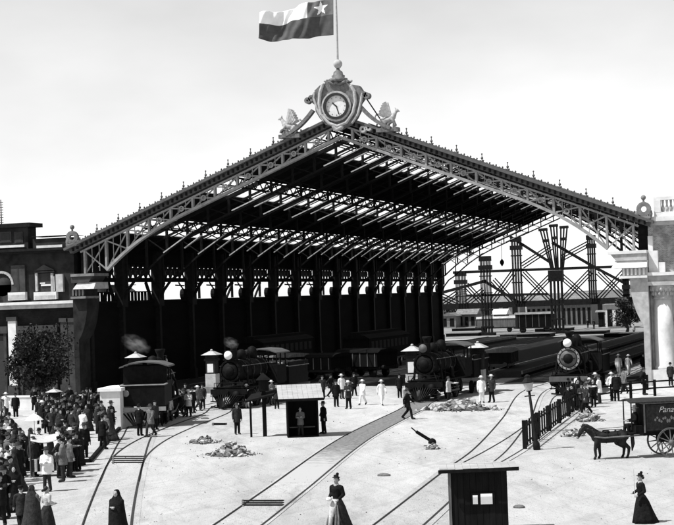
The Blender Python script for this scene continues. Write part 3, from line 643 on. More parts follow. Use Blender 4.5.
# the tall palm-headed column
p = P(558, 330, YA); lo = P(557.5, 272, YA); o = MB().m('idark')
for i in range(4):
    xx = p.x-.95+.63*i
    for yy in (-.5, .5): o.box(xx-.1, xx+.1, YA+yy-.1, YA+yy+.1, 0, lo.z)
o.box(p.x-1.25, p.x+1.25, YA-.75, YA+.75, lo.z-1.6, lo.z+.3); o.box(p.x-1.4, p.x+1.4, YA-1, YA+1, 0, .5)
for z in (2.5, 5): o.box(p.x-1.1, p.x+1.1, YA-.62, YA+.62, z-.12, z+.12)
for (ut, vt, ub) in ((543, 228.5, 552.5), (553.5, 224.5, 557), (564, 226, 562)):
    for du in (-3.2, 0, 3.2):
        a = P(ub+du*.35, 270, YA); c = P(ut+du, vt, YA)
        for yy in (-.4, .4): o.bar((a.x, YA+yy, a.z), (c.x, YA+yy, c.z), .13, .13)
    a = P(ut-4.2, vt+1.5, YA); c = P(ut+4.2, vt+.8, YA); o.bar((a.x, YA, a.z), (c.x, YA, c.z), 1.0, .45)
    t = .3; a = P(ut+(ub-ut)*t-3, vt+(270-vt)*t, YA); c = P(ut+(ub-ut)*t+3, vt+(270-vt)*t-.5, YA); o.bar((a.x, YA, a.z), (c.x, YA, c.z), 1.0, .5)
o.build('palm_headed_column', fw)
def fbar(name, u0, v0, u1, v1, Y, wd, dp=.3):
    a = P(u0, v0, Y); c = P(u1, v1, Y); MB().m('idark').bar(a, c, dp, wd).build(name, fw)
fbar('girder', 453, 272.6, 660, 265, YB, .5); fbar('girder', 438, 307.2, 665, 298.6, YB, 1.1); fbar('girder', 466, 295.6, 548, 294, YA, .4)
for a in ((440, 293.2, 486, 280.8), (510, 236.5, 552, 263.5), (552, 242.5, 600, 270.5), (600, 270, 628, 285), (484, 281, 520, 303)): fbar('inclined_girder', *a, YA if a[0] in (440, 552) else YB, .5)
for (u0, v0, u1, v1) in ((560, 275, 591, 302), (591, 271, 561, 302), (598, 272, 627, 300), (626, 270, 598, 300), (523, 272, 553, 303), (553, 274, 523, 304),
                         (493, 280, 515, 304), (514, 272, 492, 302), (562, 258, 590, 243), (522, 266, 551, 247), (441, 305, 458, 293), (466, 304, 484, 290), (466, 285, 484, 304), (441, 296, 458, 304)):
    b = MB().m('idark'); l = math.hypot(u1-u0, v1-v0); nx_, ny_ = -(v1-v0)/l, (u1-u0)/l
    for k in (-2.6, 0, 2.6): b.bar(P(u0+nx_*k, v0+ny_*k, YB+.4), P(u1+nx_*k, v1+ny_*k, YB+.4), .21, .21)
    b.build('triple_brace', fw)

# ------------------------------------------------------------------ beyond the shed: yard buildings, vehicles and trees
def shed_building(name, label, cat, u0, u1, vb, h, dpt, wall, roof, doors=0, group=None, gable=False, door_mat='wdark'):
    p = G((u0+u1)/2, vb); D = p.y; a = P(u0, vb, D); c = P(u1, vb, D); o = thing(name, label, cat, (a.x, D, 0), 0, group); W_ = c.x-a.x
    MB().m(wall).box(0, W_, 0, dpt, 0, h).build('wall', o)
    if gable: MB().m(roof).ext([(-.5, h+.01), (W_/2, h+W_*.22), (W_+.5, h+.01)], -.4, dpt+.4).build('roof', o)
    else: MB().m(roof).extx([(-.6, h+.01), (dpt/2, h+dpt*.25), (dpt+.6, h+.01)], -.5, W_+.5).build('roof', o)
    for i in range(doors):
        x = W_*(i+.5)/doors; MB().m(door_mat).box(x-W_/doors*.28, x+W_/doors*.28, -.06, -.01, .3, h*.8).build('door', o)
    return o
shed_building('warehouse', 'long low warehouse with many dark doors beyond the framework', 'building', 527, 592, 326, 4.6, 9, 'wmid', 'mplaster', 13)
shed_building('yard_house', 'small pale gabled house under the far arch by the dark wall', 'house', 441, 456, 328, 2.6, 6, 'mplaster', 'wmid', 2, None, True)
shed_building('yard_house', 'low grey house with long roof between the two framework columns', 'house', 458, 476, 327, 2.8, 6, 'wmid', 'mplaster', 3)
shed_building('yard_shed', 'small white roofed shed beside the first tall framework column', 'shed', 494, 505, 325, 2.4, 5, 'wmid', 'plaster', 2)
shed_building('end_wall_house', 'white blank walled house beyond the kiosk near the pale pavilion', 'house', 606, 623, 328, 4.4, 7, 'plaster', 'stain', 2, None, True)
shed_building('watch_hut', 'dark narrow watch hut standing in the bright yard', 'hut', 598.5, 604, 327, 2.9, 1.6, 'wdark', 'mplaster', 1)
def goods_wagon(label, u, v, rz, ln, h, body, roof, scale=1, group=None, cat='wagon'):
    p = G(u, v); o = thing('goods_wagon', label, cat, p, rz, group)
    MB().m(body).box(-1.35, 1.35, 0, ln, 1.0, h).build('body', o)
    b = MB().m(roof); pts = [(-1.45, h+.002), (-1.0, h+.25), (0, h+.38), (1.0, h+.25), (1.45, h+.002)]; b.ext(pts, -.2, ln+.2); b.build('roof', o)
    b = MB().m('black'); b.box(-1.2, 1.2, -.1, ln+.1, .75, .996); [b.tube((x, -.45, .95), (x, -.1, .95), .2, .2, 10) for x in (-.8, .8)]; b.build('underframe', o)
    for x in (-.84, .84):
        for y in (1.1, ln-1.1): MB().m('black').lathe([(.48, -.06), (.48, .06)], (x, y, .48), 14, 'x').build('wheel', o)
    b = MB().m('wmid'); [b.box(-1.37, -1.352, y-.05, y+.05, 1.02, h-.05) for y in np.linspace(.3, ln-.3, 6)]; [b.box(1.352, 1.37, y-.05, y+.05, 1.02, h-.05) for y in np.linspace(.3, ln-.3, 6)]; b.build('stanchion', o)
    return o
goods_wagon('dark railway wagon standing in the yard beyond the first framework column', 517, 333, R(-70), 6.5, 3.3, 'wdark', 'mplaster')
goods_wagon('low grey roofed wagon in the yard under the far arch', 478, 333, R(-80), 7, 2.6, 'wmid', 'stain')

def leafy(name, label, base, h, r, trunk_h, key, nleaf, size, cat='tree', lumps=9, seed=1):
    rd = random.Random(seed); o = thing(name, label, cat, base)
    b = MB().m('bark'); b.chain([(0, 0, 0), (.08*r, 0, trunk_h*.6), (0, .05, trunk_h), (.1, 0, h*.7)], [.09*r+.08, .07*r+.06, .06*r+.05, .03], 8)
    for i in range(6):
        a = rd.uniform(0, 6.28); b.tube((0, 0, trunk_h*rd.uniform(.7, 1.1)), (r*.7*math.cos(a), r*.7*math.sin(a), trunk_h+(h-trunk_h)*rd.uniform(.3, .8)), .05*r+.02, .02, 6)
    b.build('trunk', o)
    b = MB(); cs = []
    for i in range(lumps):
        a = rd.uniform(0, 6.28); q = rd.uniform(0, .75)*r; cs.append((q*math.cos(a), q*math.sin(a), trunk_h+(h-trunk_h)*rd.uniform(.15, .85), r*rd.uniform(.3, .55)))
    for i in range(nleaf):
        c = rd.choice(cs); d = Vector((rd.gauss(0, 1), rd.gauss(0, 1), rd.gauss(0, 1))).normalized()*c[3]*rd.uniform(.4, 1.05)
        p = Vector(c[:3])+d; p.z = max(p.z, trunk_h*.7)
        t = Vector((rd.gauss(0, 1), rd.gauss(0, 1), rd.gauss(0, 1))).normalized(); s_ = t.orthogonal().normalized()
        k = size*rd.uniform(.6, 1.3); b.m(key if rd.random() < .75 else ('leafm' if key != 'leafn' else 'leafd'))
        b.add([p-t*k, p+s_*k*.5, p+t*k, p-s_*k*.5], [(0, 1, 2, 3)])
    b.build('crown', o); return o
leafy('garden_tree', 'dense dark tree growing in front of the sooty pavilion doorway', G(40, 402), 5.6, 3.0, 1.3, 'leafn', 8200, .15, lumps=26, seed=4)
leafy('yard_tree', 'dark bushy tree in the yard beside the pale pavilion', G(627, 333), 6.2, 2.5, 1.2, 'leafd', 2200, .26, lumps=13, seed=5)
shed_building('yard_barn', 'long grey boarded barn with low roof behind the first framework columns', 'building', 436, 520, 316, 4.0, 10, 'wmid', 'mplaster', 9)
shed_building('yard_barn', 'long grey boarded barn behind the warehouse reaching the yard tree', 'building', 575, 645, 315, 4.6, 10, 'wmid', 'wmid', 7)
rd = random.Random(9)
for i, (u0, u1, v) in enumerate(((446, 478, 336.5), (500, 550, 337.5), (568, 606, 334.5), (535, 570, 331.5), (452, 480, 331), (604, 640, 337))):
    p = G((u0+u1)/2, v); a_ = P(u0, v, p.y).x; c_ = P(u1, v, p.y).x
    o = thing('goods_platform', 'low dark goods platform in the yard beyond the shed, ' + ('under the far arch', 'left of the palm headed column', 'below the watch hut', 'beside the dark wagon', 'before the low grey house', 'before the yard tree')[i], 'platform', (a_, p.y, 0), 0, 'goods platforms in the far yard')
    MB().m('wdark').box(0, c_-a_, 0, 5, 0, .5).build('platform_body', o); MB().m('wmid').box(-.1, c_-a_+.1, -.1, 5.1, .502, .6).build('planking', o)
leafy('yard_tree', 'low round bush beyond the yard by the warehouse end', G(587, 324), 4.2, 2.0, .8, 'leafd', 1200, .28, lumps=9, seed=8)
leafy('yard_tree', 'small dark tree far off under the far arch near the low grey house', G(450, 322), 4.6, 2.2, 1.2, 'leafd', 900, .28, lumps=9, seed=11)

# ------------------------------------------------------------------ railway tracks
def spline(pts, step=1.2):
    pts = [Vector((p.x, p.y, 0)) for p in pts]; out_ = []
    ext = [pts[0]*2-pts[1]]+pts+[pts[-1]*2-pts[-2]]
    for i in range(1, len(ext)-2):
        p0, p1, p2, p3 = ext[i-1:i+3]; n_ = max(2, int((p2-p1).length/step))
        for k in range(n_):
            t = k/n_; out_.append(.5*((2*p1)+(p2-p0)*t+(2*p0-5*p1+4*p2-p3)*t*t+(3*p1-p0-3*p2+p3)*t**3))
    out_.append(pts[-1]); return out_
def ribbon(b, pts, off, hw, z0, z1):
    vs = []; fs = []
    for i, p in enumerate(pts):
        d = (pts[min(i+1, len(pts)-1)]-pts[max(i-1, 0)]).normalized(); nrm = Vector((d.y, -d.x, 0)); q = p+nrm*off
        vs += [q-nrm*hw+Vector((0, 0, z0)), q+nrm*hw+Vector((0, 0, z0)), q+nrm*hw+Vector((0, 0, z1)), q-nrm*hw+Vector((0, 0, z1))]
    for i in range(len(pts)-1):
        o = i*4; fs += [(o+3, o+2, o+6, o+7), (o+1, o+5, o+6, o+2), (o, o+3, o+7, o+4)]
    e = (len(pts)-1)*4; fs += [(0, 1, 2, 3), (e, e+3, e+2, e+1)]; return b.add(vs, fs)
TZ = [.008]
def track(label, pts, bed='bedlight', sleepers=False, dirty=None, gauge=1.68, bedw=1.1, group='railway tracks in the station yard'):
    pts = spline(pts); z = TZ[0]; TZ[0] += .004
    o = thing('railway_track', label, 'track', (0, 0, 0), 0, group)
    if bed: b = MB().m(bed); ribbon(b, pts, 0, bedw, z-.002, z); b.build('track_bed', o)
    if dirty:
        q = [p for p in pts if dirty[0] < p.y < dirty[1]]; b = MB().m('stainbed'); ribbon(b, q, 0, .76, z+.001, z+.003); b.build('cinder_filling', o)
    for s in (-1, 1):
        b = MB().m('gap'); ribbon(b, pts, s*(gauge/2-.045), .018, z-.001, z+.004); b.m('rail'); ribbon(b, pts, s*gauge/2, .024, 0, .04); b.build('rail', o)
    if sleepers:
        b = MB().m('wmid'); acc = 0
        for i in range(1, len(pts)):
            acc += (pts[i]-pts[i-1]).length
            if acc > .75: acc = 0; d = (pts[i]-pts[i-1]).normalized(); n_ = Vector((d.y, -d.x, 0)); b.bar(pts[i]-n_*1.2+Vector((0, 0, z+.006)), pts[i]+n_*1.2+Vector((0, 0, z+.006)), .2, .03)
        b.build('sleeper_row', o)
    return o
def mid(u0, v0, u1, v1): return (G(u0, v0)+G(u1, v1))/2
AX = Vector((0, 1, 0))
# straight track to the loco that backs in at the left, its branch, the middle pair and the right-hand pair
t1 = [mid(75, 560, 131, 560), mid(82.4, 525, 132, 525), mid(95.8, 490, 137, 490), mid(110, 461, 142, 465), G(137, 437), G(152, 421)]
e = t1[-1]; t1 += [e+Vector((-1.2, 14, 0)), e+Vector((-1.6, 60, 0)), e+Vector((-1.6, 130, 0))]
track('track curving past the crowd to the engine by the white buffer wall', t1, 'bedlight')
t2 = [mid(99, 483, 139, 483), mid(112, 460, 145, 457), mid(138, 441, 160, 443), mid(170, 427, 188, 429), G(215, 414), G(235, 403)]
e = t2[-1]; t2 += [e+Vector((-.3, 20, 0)), e+Vector((-.3, 70, 0)), e+Vector((-.3, 125, 0))]
track('branch track swinging right towards the engine beside the left gate pillar', t2, None)
t3 = [G(160, 580), mid(214.5, 525, 263, 525), mid(270, 487, 305, 491), mid(339, 437.6, 371, 440.5), mid(404, 409, 418, 411), G(424, 402)]
e = t3[-1]; t3 += [e+Vector((.3, 12, 0)), e+Vector((.5, 60, 0)), e+Vector((.5, 130, 0))]
track('middle track with dirty dark bed running up to the engine at the rubble heap', t3, 'bedlight', bedw=1.0, dirty=(-62, -12))
t4 = [G(330, 580), mid(372.7, 525, 426.5, 525), mid(443, 471, 484, 472), mid(473, 449, 512, 447), mid(504, 417, 530, 419), mid(523, 392, 542, 393)]
e = t4[-1]; t4 += [e+Vector((.0, 14, 0)), e+Vector((0, 60, 0)), e+Vector((0, 125, 0))]
track('track passing behind the tarred hut towards the empty platform line', t4, 'bedlight')
t5 = [mid(455, 466, 497, 467), mid(492, 449, 522, 449), mid(520, 431, 545, 433), mid(548, 408, 572, 410), G(568, 396)]
e = t5[-1]; t5 += [e+Vector((.1, 12, 0)), e+Vector((.2, 60, 0)), e+Vector((.2, 130, 0))]
track('track along the picket fence to the engine with round headlamp', t5, 'bedlight')
for x in (-17.5, -8.5, 13.2, 19.0):     # tracks inside the shed
    track('dark track lying inside the shed between the platforms, line %s' % {-17.5: 'nearest the west wall', -8.5: 'beyond the pillars', 13.2: 'in the middle', 19.0: 'nearest the pale pavilion'}[x], [Vector((x, 12, 0)), Vector((x, 70, 0)), Vector((x+.5, 200, 0)), Vector((x+2, 330, 0))], None)
def platform(x0, x1, y0, y1, label):
    b = MB().m('shadecinder'); b.box(x0, x1, y0, y1, 0, .55); b.m('mplaster'); b.box(x0-.12, x0, y0, y1, .3, .6); b.box(x1, x1+.12, y0, y1, .3, .6); tag(b.build('platform'), label, 'platform', 'platforms inside the shed')
platform(-15.4, -11, 16, 124, 'low dark platform inside the shed behind the left engines')
platform(14.9, 17.2, 14, 124, 'low dark platform with paler edges right of the empty line')
platform(8.2, 11.2, 14, 124, 'low dark platform in the shade behind the rubble heap engine')
# crossing grids and plates
def grating(label, u0, u1, v0, v1, nbar):
    m_ = G((u0+u1)/2, (v0+v1)/2); o = thing('drain_grating', label, 'grating', m_)
    for i in range(nbar):
        v = v0+(v1-v0)*(i+.5)/nbar; a_ = G(u0, v)-m_; c_ = G(u1, v)-m_; MB().m('wdark').bar((a_.x, a_.y, .02), (c_.x, c_.y, .02), .3, .05).build('cross_bar', o)
    a_ = G(u0, v0)-m_; c_ = G(u0, v1)-m_; MB().m('wmid').bar((a_.x, a_.y, .015), (c_.x, c_.y, .015), .08, .05).build('edge_bar', o)
grating('striped timber crossing between the rails of the curving track', 113, 143, 456, 464, 4)
grating('small dark grating between the rails of the middle track', 243, 283, 500.5, 507, 3)
grating('flat grating in the bare ground beside the branch track', 213, 226, 423.3, 425.6, 2)

# ------------------------------------------------------------------ locomotives
def make_loco():
    o = thing('steam_locomotive', 'engine', 'locomotive')
    b = MB().m('loco'); b.lathe([(.76, .5), (.76, 5.6)], (0, 0, 2.6), 28, 'y'); boiler = b.build('boiler', o)
    b = MB().m('black')
    for y in (1.7, 2.9, 4.1, 5.2): b.lathe([(.78, y), (.78, y+.07)], (0, 0, 2.6), 28, 'y')
    b.build('boiler_band', boiler)
    b = MB().m('imid'); b.lathe([(.79, .42), (.79, .5)], (0, 0, 2.6), 28, 'y'); b.m('ilight'); b.ring((0, 0, 2.6), .66, .79, .34, .419, 28); sm = b.build('smokebox_front', o)
    b = MB().m('imid'); b.lathe([(.2, .2), (.56, .3), (.62, .418)], (0, 0, 2.6), 24, 'y'); sd_ = b.build('smokebox_door', sm)
    b = MB().m('loco'); b.lathe([(.1, .1), (.34, .17), (.36, .25)], (0, 0, 2.6), 18, 'y'); b.bar((-.5, .24, 2.6), (.5, .24, 2.6), .05, .06)
    for i in range(14): a = 2*PI*i/14; b.ball((0.725*math.cos(a), .33, 2.6+.725*math.sin(a)), .045, n=6)
    b.build('door_fitting', sm)
    b = MB().m('loco'); b.lathe([(.3, 3.3), (.24, 3.5), (.22, 4.15), (.3, 4.35), (.36, 4.5), (.3, 4.52)], (0, 1.15, 0), 18); b.build('chimney', o)
    b = MB().m('loco'); b.box(-.26, .26, .2, .75, 3.45, 4.0); b.box(-.3, .3, .15, .8, 3.98, 4.06); hl = b.build('headlamp', o)
    b = MB().m('white'); b.lathe([(.3, .12), (.3, .19)], (0, 0, 3.72), 20, 'y'); b.build('lamp_glass', hl)
    b = MB().m('loco'); b.lathe([(.36, 3.3), (.34, 3.75), (.25, 3.98), (.08, 4.05)], (0, 2.4, 0), 18); b.build('sand_dome', o)
    b = MB().m('loco'); b.lathe([(.38, 3.3), (.36, 3.85), (.27, 4.1), (.08, 4.2)], (0, 4.3, 0), 18); b.build('steam_dome', o)
    b = MB().m('loco'); b.lathe([(.2, 3.5), (.16, 3.72), (.06, 3.82)], (0, 3.3, 0), 12); b.bar((-.2, 3.3, 3.4), (-.2, 3.3, 3.9), .05); b.bar((.2, 3.3, 3.4), (.2, 3.3, 3.9), .05); b.bar((-.2, 3.3, 3.9), (.2, 3.3, 3.9), .05); b.build('bell', o)
    c_ = MB().m('loco'); c_.box(-1.35, -1.28, 5.6, 7.4, 1.5, 2.75); c_.box(1.28, 1.35, 5.6, 7.4, 1.5, 2.75); c_.box(-1.28, 1.28, 5.6, 5.67, 1.5, 2.9); c_.box(-1.35, 1.35, 5.6, 5.67, 3.45, 3.7)
    for x in (-1.35, 1.28, -.06):
        for y in (5.6, 6.4, 7.3): c_.box(x, x+.07, y, y+.1, 2.75, 3.62)
    cab = c_.build('cab', o)
    b = MB().m('imid'); b.ext([(-1.55, 3.6), (-1.5, 3.68), (-.9, 3.9), (0, 3.98), (.9, 3.9), (1.5, 3.68), (1.55, 3.6), (.9, 3.82), (0, 3.9), (-.9, 3.82)], 5.2, 7.8); b.build('cab_roof', o)
    b = MB().m('loco'); b.box(-1.25, 1.25, .2, 7.4, 1.38, 1.48); b.build('running_board', o)
    b = MB().m('loco'); b.box(-.55, .55, .4, 7.2, .8, 1.3); b.build('frame', o)
    b = MB().m('imid'); b.box(-1.35, 1.35, -.05, .2, 1.0, 1.36); bb = b.build('buffer_beam', o)
    b = MB().m('loco')
    for i in range(13):
        x = -1.15+2.3*i/12; b.bar((x, -.08, .98), (x*.35, -1.0+abs(x)*.45, .16), .07, .07)
    b.bar((-1.15, -.4, .2), (0, -1.05, .14), .1); b.bar((1.15, -.4, .2), (0, -1.05, .14), .1); b.build('cowcatcher', o)
    b = MB().m('white'); b.lathe([(.3, -.14), (.3, -.08)], (.62, 0, .95), 18, 'y'); b.build('signal_disc', o)
    for x in (-1, 1):
        b = MB().m('loco'); b.lathe([(.33, .6), (.33, 1.5)], (x*1.12, 0, .95), 16, 'y'); b.box(x*1.12-.22, x*1.12+.22, .65, 1.45, 1.28, 1.38); b.build('cylinder', o)
        for y, r_ in ((1.05, .38), (2.9, .78), (4.7, .78)):
            if r_ < .5 and 0: continue
            b = MB().m('loco'); zz = r_; b.lathe([(r_, -.07), (r_, .07), (r_-.09, .071), (r_-.09, -.071)], (x*.84, y if r_ > .5 else .1+.25, zz), 24, 'x')
            wh = b.build('wheel', o)
            b = MB().m('imid'); yc = y if r_ > .5 else .35
            for i in range(10): a = 2*PI*i/10; b.bar((x*.95, yc, zz), (x*.95, yc+(r_-.08)*math.cos(a), zz+(r_-.08)*math.sin(a)), .05, .05)
            b.lathe([(.12, -.03), (.12, .14)], (x*.95, yc, zz), 10, 'x'); b.build('spokes', wh)
        b = MB().m('imid'); b.bar((x*1.14, 2.9, .6), (x*1.14, 4.7, .6), .06, .12); b.bar((x*1.16, 1.5, .95), (x*1.16, 2.9, .6), .05, .1); b.build('coupling_rod', o)
    for x in (-1, 1):
        b = MB().m('imid'); b.path([(x*.86, .6, 2.95), (x*.86, 5.5, 2.95)], .025, 6); [b.ball((x*.84, yy, 2.95), .04, n=6) for yy in (.8, 2.3, 3.8, 5.2)]; b.build('handrail', boiler)
        b = MB().m('loco'); b.path([(x*.5, 1.1, 3.2), (x*.95, 1.15, 2.4), (x*1.05, 1.1, 1.4)], .09, 8); b.path([(x*.6, 2.4, 3.6), (x*.83, 2.5, 2.7), (x*.85, 2.4, 1.5)], .035, 6); b.path([(x*.9, 5.5, 1.9), (x*.92, 3.4, 1.75), (x*.8, 2.2, 2.0)], .04, 6); b.path([(x*.7, 4.3, 3.5), (x*.86, 4.5, 2.6), (x*.9, 5.6, 2.2)], .03, 6); b.build('pipework', boiler)
        b = MB().m('loco'); b.lathe([(.14, 0), (.16, .1), (.16, .7), (.1, .8)], (x*1.05, 3.4, 1.5), 10); b.box(x*1.02-.25, x*1.02+.25, -.3, .0, .5, .56); b.box(x*1.02-.25, x*1.02+.25, -.3, .0, .9, .95); b.bar((x*1.2, -.02, .5), (x*1.2, -.02, 1.1), .05); b.build('air_pump' if x > 0 else 'step', o)
    b = MB().m('loco'); b.bar((-1.0, .1, 1.4), (-.6, .5, 2.1), .06); b.bar((1.0, .1, 1.4), (.6, .5, 2.1), .06); b.path([(-1.1, .05, 1.37), (-1.1, .05, 1.8), (1.1, .05, 1.8), (1.1, .05, 1.37)], .022, 6); b.tube((0, -.25, 1.18), (0, 0, 1.18), .08, .1, 8); b.box(-.5, .5, .34, .42, 3.36, 3.44); b.build('front_rail', o)
    # tender
    b = MB().m('loco'); b.box(-1.3, 1.3, 8.0, 11.8, 1.2, 2.5); tn = b.build('tender', o)
    b = MB().m('mplaster'); b.box(-1.36, 1.36, 7.95, 11.9, 2.5, 2.56); b.m('loco'); b.box(-1.34, -1.26, 8.0, 11.85, 2.56, 2.85); b.box(1.26, 1.34, 8.0, 11.85, 2.56, 2.85); b.box(-1.26, 1.26, 11.77, 11.85, 2.56, 2.85); b.build('tender_coping', tn)
    b = MB().m('black'); [b.ball((random.uniform(-1, 1), random.uniform(8.3, 11.2), 2.6), .4, .4, .3, n=8) for _ in range(24)]; b.build('coal', tn)
    b = MB().m('mplaster'); b.box(-1.36, 1.36, 11.86, 12.05, .98, 1.16); b.build('rear_beam', tn)
    for x in (-.84, .84):
        for y in (8.7, 10, 11.3): MB().m('loco').lathe([(.48, -.06), (.48, .06)], (x, y, .48), 18, 'x').build('wheel', tn)
    return o
lc = make_loco(); LG = 'steam locomotives standing at the shed mouth'
def dull(root, lamp='imid'):
    for ch in root.children:
        for q in [ch]+list(ch.children):
            st_ = q.name.split('.')[0]
            if st_ in ('smokebox_front', 'smokebox_door', 'signal_disc', 'buffer_beam'):
                for sl in q.material_slots: sl.link = 'OBJECT'; sl.material = M['loco']
            if st_ == 'lamp_glass': set_mat(q, lamp)
lc['label'] = 'black steam locomotive with grey smokebox and round white headlamp by the picket fence'; lc['group'] = LG
p = G(567.5, 396.5); lc.location = (p.x, p.y+.6, 0)
def loco(label, u, v, rz, flip=False):
    c = copy_tree(lc); c['label'] = label; p = G(u, v); c.location = (p.x, p.y, 0); c.rotation_euler.z = rz
    if flip: c.location = Vector((p.x, p.y, 0))+Vector((math.sin(rz), -math.cos(rz), 0))*(flip)
    return c
o = loco('dark steam locomotive with cowcatcher between two gate pillars behind the rubble heap', 424, 402, R(-4)); dull(o)
o = loco('dark steam locomotive with bright lamp beside the left gate pillar and shelter', 229, 409, R(-3)); dull(o, 'white')
o = loco('black tank locomotive backed cab first to the white buffer wall by the crowd', 143, 428, R(180)+R(15), 8.75)
for ch in list(o.children):
    if ch.name.startswith('tender'):
        for q in list(ch.children): bpy.data.objects.remove(q)
        bpy.data.objects.remove(ch)
b = MB().m('loco'); b.box(-1.36, 1.36, 7.41, 8.6, 1.3, 2.55); b.box(-1.3, 1.3, 7.35, 7.409, 2.55, 3.7); bk = b.build('coal_bunker', o)
b = MB().m('ilight'); b.box(-1.4, 1.4, 8.52, 8.64, 2.55, 2.62); b.box(-1.4, -1.3, 7.41, 8.52, 2.55, 2.62); b.box(1.3, 1.4, 7.41, 8.52, 2.55, 2.62); b.build('bunker_rim', bk)
b = MB().m('ilight'); b.box(-1.42, 1.42, 8.6, 8.75, 1.0, 1.24); b.build('rear_beam', o)
b = MB().m('loco'); [b.bar((x, 8.75, .9), (x*.4, 9.3, .2), .07, .07) for x in np.linspace(-1.15, 1.15, 11)]; b.build('cowcatcher', o)
b = MB().m('ilight'); b.lathe([(.2, 8.61), (.2, 8.67)], (1.0, 0, 2.1), 14, 'y'); b.build('tail_lamp', o)

# vehicles standing in the shade just inside the shed
WG = 'goods wagons standing in the shade of the shed'
for i, (u, v, rz, ln, h, bd, rf, lb) in enumerate([
    (300, 381, R(60), 5.2, 2.2, 'wdark', 'wmid', 'dark wagon with dull grey roof behind the open booth'),
    (341, 380, R(70), 5.0, 2.1, 'wdark', 'wdark', 'dark wagon with black roof behind the two men in pale coats'),
    (388, 377, R(62), 5.4, 2.3, 'wdark', 'wdark', 'dark wagon with dark roof left of the middle engine'),
    (497, 375, R(5), 6, 2.0, 'wdark', 'wmid', 'low dark wagon behind the right gate pillar'),
    (276, 377, R(50), 4.6, 2.0, 'wdark', 'stain', 'low dark wagon with pale roof behind the two post shelter')]):
    goods_wagon(lb, u, v, rz, ln, h, bd, rf, 1, WG)
for x, y, lb in ((-17.5, 24, 'long dark passenger coach by the west wall of the shed'), (-8.5, 30, 'long dark passenger coach on the second line inside the shed')):
    o = thing('passenger_coach', lb, 'coach', (x, y, 0), 0, 'passenger coaches inside the shed')
    MB().m('wdark').box(-1.4, 1.4, 0, 15, 1.1, 3.3).build('body', o); b = MB().m('wdark'); b.ext([(-1.5, 3.3), (-1, 3.6), (-.5, 3.7), (-.5, 3.95), (.5, 3.95), (.5, 3.7), (1, 3.6), (1.5, 3.3)], -.4, 15.4); b.build('roof', o)
    for yy in range(10): MB().m('gap').box(1.4, 1.42, .6+yy*1.45, 1.5+yy*1.45, 2.2, 3.0).build('window', o)
    for yy in (1.5, 3.3, 11.7, 13.5):
        for xx in (-.84, .84): MB().m('black').lathe([(.45, -.06), (.45, .06)], (xx, yy, .45), 14, 'x').build('wheel', o)

# smoke plumes
vm = bpy.data.materials.new('steam'); vm.use_nodes = True; t = vm.node_tree; t.nodes.clear()
oo = N(t, 'ShaderNodeOutputMaterial'); pv = N(t, 'ShaderNodeVolumePrincipled'); pv.inputs['Color'].default_value = (.9, .9, .9, 1)
nz2 = N(t, 'ShaderNodeTexNoise'); nz2.inputs['Scale'].default_value = 2.2; nz2.inputs['Detail'].default_value = 4; co2 = N(t, 'ShaderNodeTexCoord'); gr = N(t, 'ShaderNodeTexGradient', gradient_type='SPHERICAL')
t.links.new(co2.outputs['Object'], gr.inputs[0]); t.links.new(co2.outputs['Object'], nz2.inputs[0])
m1 = N(t, 'ShaderNodeMath', operation='SUBTRACT'); m1.inputs[1].default_value = .42; t.links.new(nz2.outputs[0], m1.inputs[0])
m2 = N(t, 'ShaderNodeMath', operation='MULTIPLY'); t.links.new(m1.outputs[0], m2.inputs[0]); t.links.new(gr.outputs[0], m2.inputs[1])
m3 = N(t, 'ShaderNodeMath', operation='MULTIPLY'); m3.inputs[1].default_value = 4.0; m3.use_clamp = False; t.links.new(m2.outputs[0], m3.inputs[0])
m4 = N(t, 'ShaderNodeMath', operation='MAXIMUM'); m4.inputs[1].default_value = 0; t.links.new(m3.outputs[0], m4.inputs[0]); t.links.new(m4.outputs[0], pv.inputs['Density']); t.links.new(pv.outputs[0], oo.inputs['Volume'])
for u, v, sc, lb in ((136, 344, (1.15, .7, .6), 'pale puff of steam above the backed in locomotive'), (231, 343, (.6, .5, .4), 'small puff of steam over the engine with bright lamp')):
    b = MB(); b.mats = [vm]; b.ball((0, 0, 0), 1, n=20); o = b.build('steam_puff', None, P(u, v, -26)); o.scale = sc; o.rotation_euler.y = R(25); tag(o, lb, 'steam'); o['kind'] = 'stuff'

# ------------------------------------------------------------------ gate pillars
def pillar():
    o = thing('gate_pillar', 'x', 'pillar')
    b = MB().m('mplaster'); b.box(-.62, .62, -.62, .62, 0, .7); b.m('stain'); b.box(-.45, .45, -.45, .45, .7, 2.1); b.build('pedestal', o)
    b = MB().m('dplaster'); b.box(-.4, .4, -.4, .4, 2.1, 3.5); b.build('shaft', o)
    b = MB().m('plaster'); b.box(-.26, .26, -.43, -.402, 2.25, 3.2); b.build('panel', o)
    b = MB().m('idark'); b.box(-.5, .5, -.5, .5, 3.5, 3.75); b.box(-.42, .42, -.42, .42, 3.75, 4.15); b.build('lantern_box', o)
    b = MB().m('stain'); z = 4.15; b.add([(-.7, -.7, z), (.7, -.7, z), (.7, .7, z), (-.7, .7, z), (-.14, -.14, z+.42), (.14, -.14, z+.42), (.14, .14, z+.42), (-.14, .14, z+.42)], [(3, 2, 1, 0), (0, 1, 5, 4), (1, 2, 6, 5), (2, 3, 7, 6), (3, 0, 4, 7), (4, 5, 6, 7)])
    b.ball((0, 0, z+.5), .12, n=8); b.build('pyramid_cap', o)
    return o
PG = 'gate pillars with pyramid caps across the yard'
pl = pillar()
